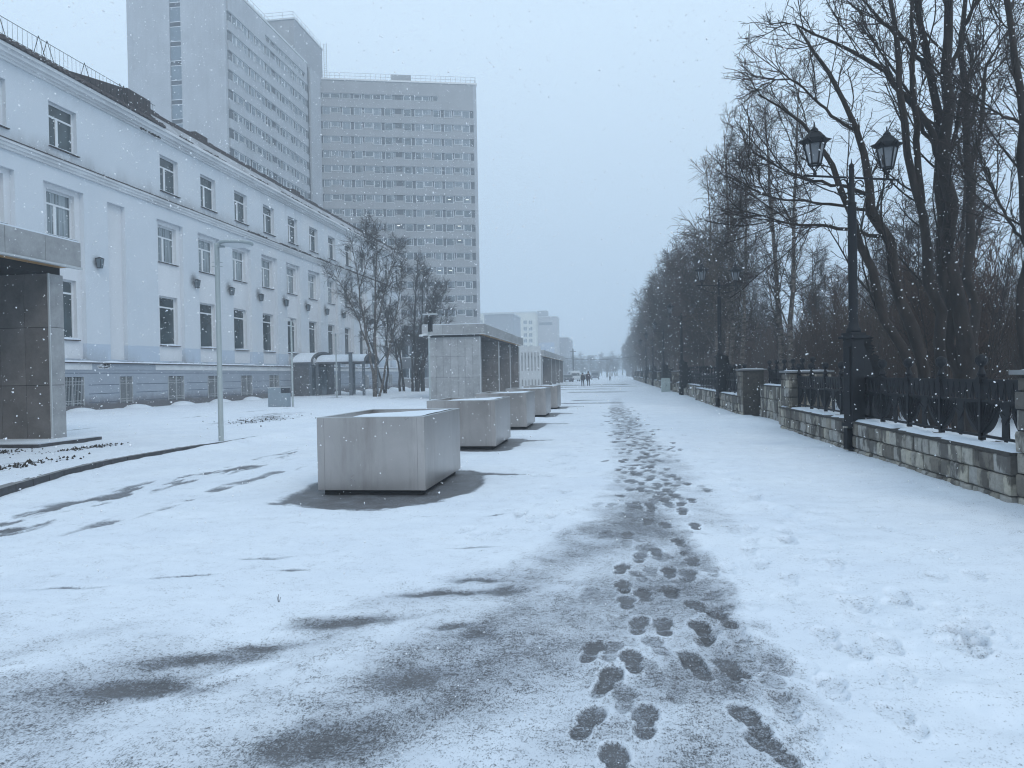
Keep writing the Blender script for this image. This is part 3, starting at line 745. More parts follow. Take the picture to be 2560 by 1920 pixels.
    for i, (k, y) in enumerate(zip(range(-2, 14), cols)):
        o = a if i == 0 else copy_tree(a, parent=root); o.location = (25 + X - .1, y + .1 - 55, .5); o.scale = (1, 1 if k != 1 else .65, 1)
        o = mo if i == 0 else copy_tree(mo, parent=root); o.location = (25 + X + .35, y + 1.1 - 55, .17); o.scale = (.75, 1.0, 1.0)
    mb = MB(); mb.quad((X + .12, Y0, .5), (X + .12, Y1, .5), (X + .9, Y1, .2), (X + .9, Y0, .2)) if False else None
    return root
blue_building()

def sconces():
    proto = None
    ys = [33.35] + [41.95 + 4.13 * k for k in range(0, 10)]
    soot_m, nt, b = new_mat('soot_stain')
    for i, y in enumerate(ys):
        if proto is None:
            proto = empty('wall_lantern', (-25, y, 7.2), '', 'wall lamp', 'lanterns along the blue wall')
            mb = MB()
            def ring(z, r): return [(.14 + r * sx, r * sy, z) for sx, sy in ((-1, -1), (1, -1), (1, 1), (-1, 1))]
            lo, hi = ring(0, .085), ring(.46, .135)
            mb.add(lo + hi, [(0, 1, 5, 4), (1, 2, 6, 5), (2, 3, 7, 6), (3, 0, 4, 7)], 1)
            for k in range(4): mb.tube([lo[k], hi[k]], .013, 4, 0)
            for k in range(4):
                mb.tube([lo[k], lo[(k + 1) % 4]], .013, 4, 0); mb.tube([hi[k], hi[(k + 1) % 4]], .016, 4, 0)
            mb.add(ring(.46, .15) + [(.14, 0, .54)], [(0, 1, 4), (1, 2, 4), (2, 3, 4), (3, 0, 4), (3, 2, 1, 0)], 0)
            mb.add(lo, [(3, 2, 1, 0)], 0); mb.box(0, .03, -.05, .05, .12, .36, 0); mb.box(.03, .06, -.015, .015, .2, .26, 0)
            mb.build('lantern_body', [IRON, vary('smoky_lantern_glass', (.13, .16, .18), .2, 3, .3)], proto); o = proto
        else: o = copy_tree(proto, (-25, y, 7.2))
        o['label'] = 'square black lantern on the blue wall left of the blank pale panel' if i == 0 else f'black wall lantern, {["first","second","third","fourth","fifth","sixth","seventh","eighth","ninth","tenth"][i-1]} from the left in the run between the windows'
sconces()

# soot smudges above the lanterns are thin paint-like marks on the plaster
def soot():
    m, nt, b = new_mat('lantern_soot')
    tc = nt.nodes.new('ShaderNodeTexCoord'); at = nt.nodes.new('ShaderNodeAttribute'); at.attribute_name = 'tint'
    b.inputs['Base Color'].default_value = (.07, .065, .06, 1); b.inputs['Roughness'].default_value = 1
    n = tex(nt, 6, 5, .7)
    a = math_n(nt, 'MULTIPLY', at.outputs['Fac'], ramp(nt, n.outputs[0], [(.25, .35), (.7, 1.0)]).outputs[0], True)
    nt.links.new(a, b.inputs['Alpha'])
    bld = bpy.data.objects['civic_building']; p = None
    for y in [33.35] + [41.95 + 4.13 * k for k in range(0, 10)]:
        if p is None:
            gy, gz = np.meshgrid(np.linspace(-.75, .6, 14), np.linspace(-.45, 1.05, 14))
            f = np.exp(-(((gy + .18) / .30) ** 2 + ((gz - .42) / .34) ** 2)) * .85; f[0] = f[-1] = 0; f[:, 0] = f[:, -1] = 0
            idx = np.arange(13 * 14).reshape(13, 14)[:, :-1].ravel()
            p = o = np_mesh('soot_stain', np.stack([np.full_like(gy, .004), gy, gz], -1).reshape(-1, 3), np.stack([idx, idx + 1, idx + 15, idx + 14], -1), m, bld, attrs={'tint': f.ravel()})
        else: o = copy_tree(p, parent=bld)
        o.location = (0, y - 55, 7.2); s = 1 if y > 40 else .6; o.scale = (1, s, s)
soot()

def entrance_porch():
    root = empty('entrance_porch', (-24, 57, 0), 'barrel-roofed covered porch leading from the blue building, snow on its curved roof', 'porch')
    DK = vary('dark_porch_metal', (.10, .105, .115), .2, 4, .6); COLM = vary('grey_porch_column', (.13, .15, .17), .15, 4, .6)
    def barrel(x0, x1, y0, y1, z, h, name, end_m):
        n = 14; mid = (y0 + y1) / 2; hw = (y1 - y0) / 2; mb = MB()
        arc = [(mid - hw * math.cos(math.pi * i / n), z + h * math.sin(math.pi * i / n)) for i in range(n + 1)]
        for i in range(n):
            a, b = arc[i], arc[i + 1]; mb.quad((x0, *a), (x1, *a), (x1, *b), (x0, *b), 0)
            mb.quad((x0, a[0], a[1] - .05), (x1, a[0], a[1] - .05), (x1, b[0], b[1] - .05), (x0, b[0], b[1] - .05), 1)
        mb.build(name, [SNOW, DK], root)
        mb = MB(); arc2 = [(mid - (hw + .04) * math.cos(math.pi * i / n), z + (h + .05) * math.sin(math.pi * i / n)) for i in range(n + 1)]
        arc3 = [(mid - (hw - .12) * math.cos(math.pi * i / n), z + (h - .14) * math.sin(math.pi * i / n)) for i in range(n + 1)]
        for i in range(n):
            for x in (x1 + .02, x1 - .08): mb.quad((x, *arc2[i]), (x, *arc2[i + 1]), (x, *arc3[i + 1]), (x, *arc3[i]))
            mb.quad((x1 + .02, *arc2[i]), (x1 + .02, *arc2[i + 1]), (x1 - .08, *arc2[i + 1]), (x1 - .08, *arc2[i])); mb.quad((x1 + .02, *arc3[i]), (x1 + .02, *arc3[i + 1]), (x1 - .08, *arc3[i + 1]), (x1 - .08, *arc3[i]))
        for i in range(1, 5): yy = y0 + (y1 - y0) * i / 5; mb.box(x1 - .04, x1, yy - .02, yy + .02, z, z + h * .9 * math.sin(math.acos(abs(yy - mid) / hw)))
        mb.box(x0, x1 + .03, y0 - .03, y0 + .07, z - .14, z); mb.box(x0, x1 + .03, y1 - .07, y1 + .03, z - .14, z)
        mb.build('roof_rim', DK, root)
    o0 = Vector((24, -57, 0))
    barrel(-.9, .72, -1.8, 3.2, 2.86, .82, 'porch_roof', DK)
    barrel(.72, 4.75, -1.0, 2.5, 2.86, .62, 'walkway_roof', DK)
    # vestibule walls
    vm = vary('dark_vestibule', (.115, .12, .13), .25, 2, .6)
    for bb in ((-.9, .62, -1.7, -1.58, .1, 2.8), (-.9, .62, 2.98, 3.1, .1, 2.8), (.5, .62, 1.6, 2.98, .1, 2.8)): mb = MB(); mb.box(*bb); mb.build('vestibule_wall', vm, root)
    mb = MB(); mb.box(.53, .57, -1.58, 1.6, .1, 2.5); mb.build('door', GLASS_M, root)
    col = None
    for (x, y) in ((.78, -.95), (.55, -1.75), (2.6, -.95), (2.6, 2.4), (4.6, -.95), (4.6, 2.4)):
        if col is None:
            mb = MB(); mb.box(-.09, .09, -.09, .09, .05, 2.8); mb.box(-.14, .14, -.14, .14, .05, .14); mb.box(-.13, .13, -.13, .13, 2.7, 2.8); col = mb.build('column', COLM, root); c = col
        else: c = copy_tree(col, parent=root)
        c.location = (x, y, 0)
    mb = MB(); mb.box(3.58, 3.82, -1.45, -1.25, .0, 3.5); mb.box(3.5, 3.9, -1.5, -1.2, 3.5, 3.57); mb.build('pylon', COLM, root)
entrance_porch()

# ------------------------------------------------------------------ tower complex
PAT = [(0, 95, 'D', 1), (95, 188, 'T', 1), (192, 308, 'T', 0), (310, 328, 'D', 0), (332, 432, 'T', 1), (436, 472, 'D', 1), (475, 573, 'T', 1), (577, 597, 'D', 0), (600, 706, 'T', 0), (709, 808, 'T', 1), (812, 848, 'D', 1),
       (850, 948, 'M', 1), (950, 976, 'T', 0), (980, 1060, 'D', 0), (1063, 1083, 'T', 0), (1086, 1180, 'M', 1), (1184, 1220, 'D', 1), (1224, 1322, 'T', 1), (1326, 1432, 'T', 0), (1435, 1450, 'D', 0), (1453, 1552, 'T', 1), (1556, 1590, 'D', 1),
       (1593, 1692, 'T', 1), (1696, 1710, 'D', 0), (1713, 1815, 'T', 0), (1820, 1916, 'T', 1), (1920, 1965, 'D', 1)]
def ribbon_facade(root, org, ang, length, ztop, rows, pitch, flip=False, seed=0, lit=(), partial=None, base_z=0.0, parapet=3.5, mat=TOWER_L, poff=.9):
    """spandrel bands standing proud of a continuous band of windows for each storey"""
    u = Vector((math.cos(ang), math.sin(ang), 0)); n = Vector((math.sin(ang), -math.cos(ang), 0)); o = Vector(org)
    def T(a, d, z): p = o + u * a + n * d; return (p.x, p.y, z)
    k = length / 1965.0; rr = random.Random(seed)
    segs = [(a * k, b * k, t, dp) for a, b, t, dp in PAT]
    if flip: segs = [(length - b, length - a, t, dp) for a, b, t, dp in segs][::-1]
    sp = MB(); sp.T = lambda x, y, z: T(x, y, z)
    H = 1.55
    tops = [ztop - i * pitch for i in range(rows)]
    for i, zt in enumerate(tops):
        zb = zt - H; nxt = tops[i + 1] if i + 1 < rows else base_z
        sp.box(-.0, length, 0, .28, nxt, zb)
        for a, b, t, dp in segs:
            if not dp: sp.box(a - .08, b + .08, .012, .262, zb, zb + .42)
    sp.box(0, length, 0, .28, tops[0], tops[0] + (poff if partial else parapet))
    z1 = tops[0] + (poff if partial else parapet)
    if partial:
        pa, pb = partial; sp.box(0, pa, 0, .28, z1, z1 + 1.0); sp.box(pb, length, 0, .28, z1, z1 + 1.0); sp.box(0, length, 0, .28, z1 + 1.0, ztop + parapet)
    sp.build('spandrel', mat, root)
    names = []
    allrows = [(zt - H, zt, 0.0, length, i) for i, zt in enumerate(tops)]
    if partial: allrows.append((z1, z1 + 1.0, partial[0], partial[1], 99))
    for zb, zt, A, B, i in allrows:
        mb = MB(); mb.T = sp.T
        for a, b, t, dp in segs:
            if b <= A or a >= B: continue
            a2, b2 = max(a, A), min(b, B); low = zb if (dp or i == 99) else zb + .42
            q = t
            if i == 99: q = rr.choice('MMDM')
            elif i >= 6 and t == 'T': q = rr.choice('MMMT')
            elif t == 'T' and rr.random() < .16: q = 'M'
            m = {'T': 0, 'M': 1, 'D': 2}[q]
            mb.box(a2, b2, -.02, .02, low, zt, m)
            if t != 'D' and b2 - a2 > .8:
                f = .09
                mb.box(a2, a2 + f, .02, .06, low, zt, 3); mb.box(b2 - f, b2, .02, .06, low, zt, 3); mb.box(a2 + f, b2 - f, .02, .055, zt - f, zt, 3); mb.box(a2 + f, b2 - f, .02, .055, low, low + f, 3)
                if rr.random() < .5: c = a2 + (b2 - a2) * .72; mb.box(c, c + f * .7, .02, .052, low + f, zt - f, 3)
                mb.box(a2 - .05, b2 + .05, .28, .36, low - .09, low - .03, 4)
            if (i in lit) and t == 'T' and rr.random() < .35 and a2 > length * .45:
                mb.box(a2 + .5, a2 + 1.1, -.015, .026, low + .75, low + .87, 5)
        mb.build('window_band', [GLASS_T, GLASS_M, GLASS_D, FRAME, LIGHTTRIM, LIT], root)
_m, _nt, LITb = new_mat('ceiling_light_seen_inside'); LITb.inputs['Emission Color'].default_value = (1, .97, .85, 1); LITb.inputs['Emission Strength'].default_value = 1.6; LITb.inputs['Base Color'].default_value = (.8, .8, .7, 1); LIT = _m

def rail(root, pts, z, h=1.1, step=1.9, r=.035):
    mb = MB()
    for p, q in zip(pts[:-1], pts[1:]):
        p = Vector((*p, z)); q = Vector((*q, z)); L = (q - p).length; n = max(1, int(L / step))
        for zz in (h * .5, h): mb.tube([p + Vector((0, 0, zz)), q + Vector((0, 0, zz))], r, 4)
        for i in range(n + 1): c = p + (q - p) * i / n; mb.tube([c, c + Vector((0, 0, h))], r, 4)
    return mb.build('roof_railing', STEEL_, root)

def tower():
    root = empty('tower_block', (0, 0, 0), 'grey high-rise with blank end wall and long window rows, rising behind the blue building', 'building')
    # slab
    mb = MB(); mb.box(-75.5, -59, 109.2, 145.2, 0, 63.6, 0)
    mb.build('slab_wall', TOWER, root)
    mb = MB(); mb.box(-76.0, -58.75, 108.9, 140.2, 63.6, 63.95, 0); mb.build('parapet', LIGHTTRIM, root)
    # blank end wall skin with a vertical stair window strip between x -68.2 and -66.3
    mb = MB(); mb.box(-75.5, -68.25, 108.9, 109.2, 0, 63.6); mb.box(-66.35, -58.98, 108.9, 109.2, 0, 63.6); mb.box(-59.3, -58.98, 109.2, 109.5, 0, 63.6)
    mb.build('end_wall', TOWER_L, root)
    mb = MB(); z = 63.4
    while z > 3:
        mb.box(-68.25, -66.35, 109.14, 109.2 - .02, z - 2.28, z, 0); mb.box(-68.25, -66.35, 109.13, 109.17, z - 3.05, z - 2.28, 1)
        mb.box(-68.25, -66.35, 109.08, 109.14, z - 2.33, z - 2.25, 2); mb.box(-68.25, -66.35, 109.08, 109.14, z - .05, z + .03, 2); z -= 3.05
    mb.build('stair_window_strip', [vary('blue_grey_panel', (.15, .19, .23), .1, 1, .4), GLASS_D, FRAME], root)
    ribbon_facade(root, (-59.0, 109.6, 0), math.pi / 2, 30.4, 59.4, 19, 3.05, seed=1, partial=(12.5, 29.5), parapet=4.0)
    # pale pier between slab and wing
    mb = MB(); mb.box(-59.6, -58.6, 141.2, 146.3, 0, 63.4); mb.box(-60, -59.0, 140.2, 141.2, 0, 63.6); mb.build('pier', TOWER_L, root)
    # raised lift core
    mb = MB(); mb.box(-75, -59.1, 135.2, 148.9, 63.0, 70.1, 0); mb.box(-75.2, -58.95, 135.0, 149.1, 70.1, 70.4, 1)
    mb.build('lift_core', [TOWER, LIGHTTRIM], root)
    rail(root, [(-59.2, 109), (-59.2, 135)], 63.95, 1.2); rail(root, [(-74, 135.2), (-59.3, 135.2), (-59.3, 148.7)], 70.4, 1.2)
    mb = MB(); lx, ly = -58.6, 149.3
    for dx in (-.3, .3): mb.tube([(lx + dx, ly, 62.6), (lx + dx, ly, 71.6)], .05, 4)
    for z in np.arange(62.8, 71.6, .45): mb.tube([(lx - .3, ly, z), (lx + .3, ly, z)], .035, 4)
    mb.build('roof_ladder', STEEL_, root)
    # wing
    A = Vector((-60.6, 148.0, 0)); B = Vector((-28.3, 157.0, 0)); L = (B - A).length; ang = math.atan2(B.y - A.y, B.x - A.x)
    u = (B - A).normalized(); n = Vector((u.y, -u.x, 0))
    mb = MB(); mb.T = lambda x, y, z: tuple(A + u * x + n * y + Vector((0, 0, z)))
    mb.box(0, L - .45, -13, 0, 0, 63.7, 0); mb.build('wing_wall', TOWER, root)
    mb = MB(); mb.T = lambda x, y, z: tuple(A + u * x + n * y + Vector((0, 0, z)))
    mb.box(L - .45, L + .25, -13.2, .32, 0, 63.7, 0); mb.build('wing_end_pier', TOWER_L, root)
    mb = MB(); mb.T = lambda x, y, z: tuple(A + u * x + n * y + Vector((0, 0, z)))
    mb.box(-.2, L + .4, -13.3, .45, 63.7, 64.05, 0); mb.build('parapet', LIGHTTRIM, root)
    mb = MB(); mb.T = lambda x, y, z: tuple(A + u * x + n * y + Vector((0, 0, z)))
    mb.box(15.8, 20.0, -5.2, -2.4, 64.05, 66.3, 0); mb.build('roof_hut', TOWER_TAN, root)
    ribbon_facade(root, tuple(A), ang, L - .45, 58.15, 18, 3.03, seed=2, lit=(6, 9, 11, 8), partial=(1.3, 25.6), parapet=5.55, mat=TOWER_TAN, poff=1.85)
    P = lambda a, d: tuple((A + u * a + n * d).xy)
    rail(root, [P(1, .1), P(L + .1, .1), P(L + .1, -12)], 64.05, 1.3, 1.05, .03)
tower()

def slab_house(name, label, x0, x1, y0, y1, z1, mat, wins=None, cat='building', roofm=None, extra=None):
    root = empty(name, ((x0 + x1) / 2, y0, 0), label, cat)
    cx_ = (x0 + x1) / 2
    mb = MB(); mb.box(x0 - cx_, x1 - cx_, 0, y1 - y0, 0, z1); mb.build('wall', mat, root)
    mb = MB(); mb.box(x0 - cx_ - .3, x1 - cx_ + .3, -.3, y1 - y0 + .3, z1, z1 + .5); mb.build('roof', roofm or LIGHTTRIM, root)
    if wins:
        pr = None
        for (x, z, w_, h_) in wins:
            if pr is None:
                mb = MB(); mb.box(-.5, .5, -.06, .0, -.5, .5, 0); mb.box(-.03, .03, -.1, -.06, -.5, .5, 1); mb.box(-.5, .5, -.1, -.06, -.53, -.47, 1)
                pr = mb.build('window', [GLASS_M, FRAME], root); o = pr
            else: o = copy_tree(pr, parent=root)
            o.location = (x - cx_, 0, z); o.scale = (w_, 1, h_)
    if extra: extra(root, cx_)
    return root
CREAM = vary('cream_panel_wall', (.58, .57, .50), .06, .2, .9)
def far_buildings():
    ws = []
    for z in (26.0, 21.1, 16.4, 11.5, 7.0, 3.0):
        for x in (-55.5, -51.6, -48.0, -43.6, -42.0 + .2, -38.9, -37.4 + 0.6): pass
    X = lambda px, Y0: at_depth(px, 930, Y0)[0]; Z = lambda px, py, Y0: at_depth(px, py, Y0)[2]
    D = 340.0
    ws = [(X(px, D), Z(px, py, D), 1.5, 1.7) for py in (806, 822, 837.5, 852, 868, 884, 899) for px in (1205, 1218, 1232, 1247, 1262, 1276, 1295, 1315, 1328.5)]
    def sign(root, cx_): pass
    slab_house('apartment_block', 'cream panel block with small square windows fading into the haze', X(1150, D), X(1341, D), D, D + 14, Z(1300, 782, D), CREAM, ws)
    def mural(root, cx_):
        mb = MB(); rr = random.Random(5); y = -.12; x0, x1 = X(1348, 350) - cx_, X(1387, 350) - cx_; z0, z1 = 3.0, 16.5
        mb.box(x0, x1, y, -.02, z0, z1, 0)
        for k in range(40):
            a = x0 + .3 + rr.random() * (x1 - x0 - 1.4); c = z0 + .3 + rr.random() * (z1 - z0 - 1.5); mb.box(a, a + .3 + rr.random() * .8, y - .01 - .001 * k, y, c, c + .3 + rr.random() * 1.0, 1 + k % 2)
        mb.build('wall_banner', [vary('banner_pale', (.33, .38, .48), .05, 1), vary('banner_blue', (.20, .28, .45), .1, 1), vary('banner_white', (.5, .52, .56), .05, 1)], root)
        mb = MB(); mb.box(X(1345, 350) - cx_, X(1370, 350) - cx_, 1, 8, Z(1360, 795, 350), Z(1360, 776, 350)); mb.build('penthouse', TOWER, root)
        mb = MB(); a, b = X(1350, 350) - cx_, X(1383, 350) - cx_; mb.box(a, b, -.1, 0, Z(1360, 813, 350), Z(1360, 806, 350), 0)
        mb.build('window_band', GLASS_M, root)
    slab_house('office_block', 'taller hazy grey block with a pale patterned banner on its wall', X(1341.3, 350), X(1394, 350), 350, 366, Z(1370, 793, 350), vary('hazy_beige_wall', (.36, .35, .36), .08, .1, .9), None, extra=mural)
    r = slab_house('rear_block', 'hazy dark brick block with a sloping top edge, farthest right of the far buildings', X(1394.5, 356), X(1418, 356), 367, 410, Z(1418, 842, 356), vary('hazy_brick_wall', (.23, .22, .24), .08, .1, .9))
    slab_house('blank_wall_block', 'plain grey windowless block standing in front of the cream panel block', X(1213, 235), X(1284.5, 235), 235, 255, Z(1250, 786, 235), vary('plain_grey_wall', (.30, .32, .345), .05, .3, .9))
    # low podium behind the birches
    X2 = lambda px: X(px, 100)
    ws = [(X2(px), z, 2.0, 1.6) for px in (945, 972, 998, 1024, 1050) for z in (1.9, 5.0)]
    slab_house('podium_building', 'low dark grey two-storey building behind the birches at the foot of the tower', X(925, 100), X(1100, 100), 100, 112, 8.6, vary('dim_grey_wall', (.14, .15, .165), .2, .5, .9), ws)
    mb = MB(); a = X(950, 86); b = X(1090, 86); mb.box(a, b, 86, 86.25, 0, 1.35, 0); mb.box(a - .05, b + .05, 85.95, 86.3, 1.35, 1.42, 1)
    tag(mb.build('low_wall', [TOWER, SNOW]), 'low grey concrete wall behind the birches, in front of parked cars', 'wall')
far_buildings()

# ------------------------------------------------------------------ tiled kiosks
def tiles(mb, x0, x1, y, z0, z1, nx, nz, face, gap=.006, out=.02, seed=1):
    """a skin of separate tiles on a plane; face 's' = facing -Y at y, 'e' = facing +X at x=y with x0,x1 along Y"""
    rr = random.Random(seed); dx = (x1 - x0) / nx; zs = nz if hasattr(nz, '__len__') else [z0 + (z1 - z0) * i / nz for i in range(nz + 1)]
    for j in range(len(zs) - 1):
        cnt = nx if j else max(1, nx - (nx // 2 if False else 0)); d = (x1 - x0) / cnt
        for i in range(cnt):
            mb.tint = rr.random(); a, b = x0 + i * d + gap, x0 + (i + 1) * d - gap; c, e = zs[j] + gap, zs[j + 1] - gap
            if face == 's': mb.box(a, b, y - out, y, c, e)
            elif face == 'n': mb.box(a, b, y, y + out, c, e)
            elif face == 'e': mb.box(y, y + out, a, b, c, e)
            else: mb.box(y - out, y, a, b, c, e)
def kiosk(label, xe, y0, y1, depth, zb, zt, roof_z, inner_walls=(), name='kiosk', south_tile=TILE, over=.32, back=True, roof_s=.3):
    """xe: east face of end walls; y0..y1 along the street; tile-clad end walls, flat slab roof, wooden soffit"""
    root = empty(name, (xe, y0, zb), label, 'kiosk', 'tiled kiosks along the promenade')
    t = .45; H = zt - zb; L = y1 - y0; R0, R1 = roof_z[0] - zb, roof_z[1] - zb
    first = True
    for (a, who) in [(0, 'near')] + [(w_, 'mid') for w_ in inner_walls] + [(L - t, 'far')]:
        core = MB(); core.box(-depth, -.02, a + .02, a + t - .02, 0, H); wl = core.build('end_wall', BLACK, root)
        mb = MB(); z1 = H * .345; z2 = H * .685
        tiles(mb, -depth, -.02, a + .02, 0, H, 7, [0, z1, z2, H], 's', seed=int(a * 7) + 3)
        mb.build('tile_cladding', south_tile if who == 'near' else TILE_D, wl, tint=True)
        mb = MB(); tiles(mb, a, a + t, -.02, 0, H, 1, [0, z1, z2, H], 'e', seed=9); mb.build('edge_tiles', TILE, wl, tint=True)
        mb = MB(); mb.box(-.03, .012, a - .03, a + .0, 0, H); mb.build('corner_trim', LIGHTTRIM, wl)
    if back:
        mb = MB(); mb.box(-depth, -depth + .1, t, L - t, 0, H); mb.build('back_wall', TILE_D, root)
    mb = MB(); mb.box(-depth - .1, -.12, -.05, L + .05, H, R0 + .02); mb.build('dark_beam', BLACK, root)
    mb = MB(); mb.box(-depth + .1, over - .12, t * 0 + .0, L - .0, R0 - .035, R0 - .004)
    mb.build('soffit', WOOD, root)
    core = MB(); core.box(-depth - over, over - .02, -roof_s + .02, L + roof_s - .02, R0, R1 - .01); rf = core.build('roof', BLACK, root)
    mb = MB(); tiles(mb, -roof_s, L + roof_s, over - .02, R0, R1, max(2, round((L + 2 * roof_s) / 1.15)), 1, 'e', seed=21); tiles(mb, -depth - over, over, -roof_s + .02, R0, R1, max(3, round(depth / 1.0)), 1, 's', seed=22)
    mb.build('fascia_tiles', TILE, rf, tint=True)
    mb = MB(); mb.box(-depth - over - .02, over + .02, -roof_s - .02, L + roof_s + .02, R0 - .05, R0 - .002); 
    m2 = MB(); e = .1
    m2.box(over - e, over + .03, -roof_s - .02, L + roof_s + .02, R0 - .05, R0 - .003); m2.box(-depth - over, over - e, -roof_s - .02, -roof_s + e, R0 - .05, R0 - .003)
    m2.build('drip_edge', LIGHTTRIM, rf)
    m3 = MB(); m3.box(-depth - over + .03, over - .03, -roof_s + .03, L + roof_s - .03, R1 - .01, R1 + .035); m3.build('roof_snow', SNOW, rf)
    return root
k = kiosk('near kiosk cut by the left edge, dark tiled inner wall under a projecting slab roof', -13.2, 5.4, 16.38, 4.6, .15, 4.2, (4.42, 5.02), (), over=.3, roof_s=.25)
mb = MB(); mb.box(-4.9, .65, 9.3, 11.35, -.2, .10, 0); mb.box(-4.85, .62, 9.33, 11.32, .10, .125, 1); mb.build('plinth_step', [KERB_D, SNOW], k)
kiosk('middle kiosk with a pale tiled end wall and dark open bays, behind the planters', -8.45, 47.0, 67.2, 3.4, .12, 4.1, (4.28, 4.9), (7.8, 14.0), over=.36)
kiosk('far kiosk fading in the falling snow beyond the white slatted screen', -8.6, 91.0, 130.0, 4.4, .05, 3.75, (3.85, 4.55), (14.0, 22.0, 30.0), over=.3)
def screen():
    root = empty('slatted_screen', (-10.2, 84, 0), 'white upright-slat screen with openings, standing in front of the far kiosk', 'screen')
    mb = MB(); W_ = vary('white_screen_paint', (.55, .57, .58), .05, 2, .6)
    for i, x in enumerate(np.linspace(-1.1, 1.9, 9)): mb.box(x, x + .2, 0, .12, 0, 4.6)
    mb.box(-1.1, 2.1, .01, .11, 1.0, 2.0); mb.build('slat', W_, root)
    mb = MB(); mb.box(-3.9, 2.1, -.02, .14, 4.1, 4.8, 0); mb.build('top_panel', W_, root)
    mb = MB(); rr = random.Random(2)
    for k in range(26): a = -3.8 + rr.random() * 2.6; mb.box(a, a + .22, -.04 - .001 * k, -.02, 4.2 + rr.random() * .35, 4.3 + rr.random() * .4)
    mb.build('cut_pattern', TILE_D, root)
    mb = MB(); mb.box(-3.9, -1.2, .02, .08, .3, 4.1); mb.build('dark_glazing', GLASS_M, root)
screen()

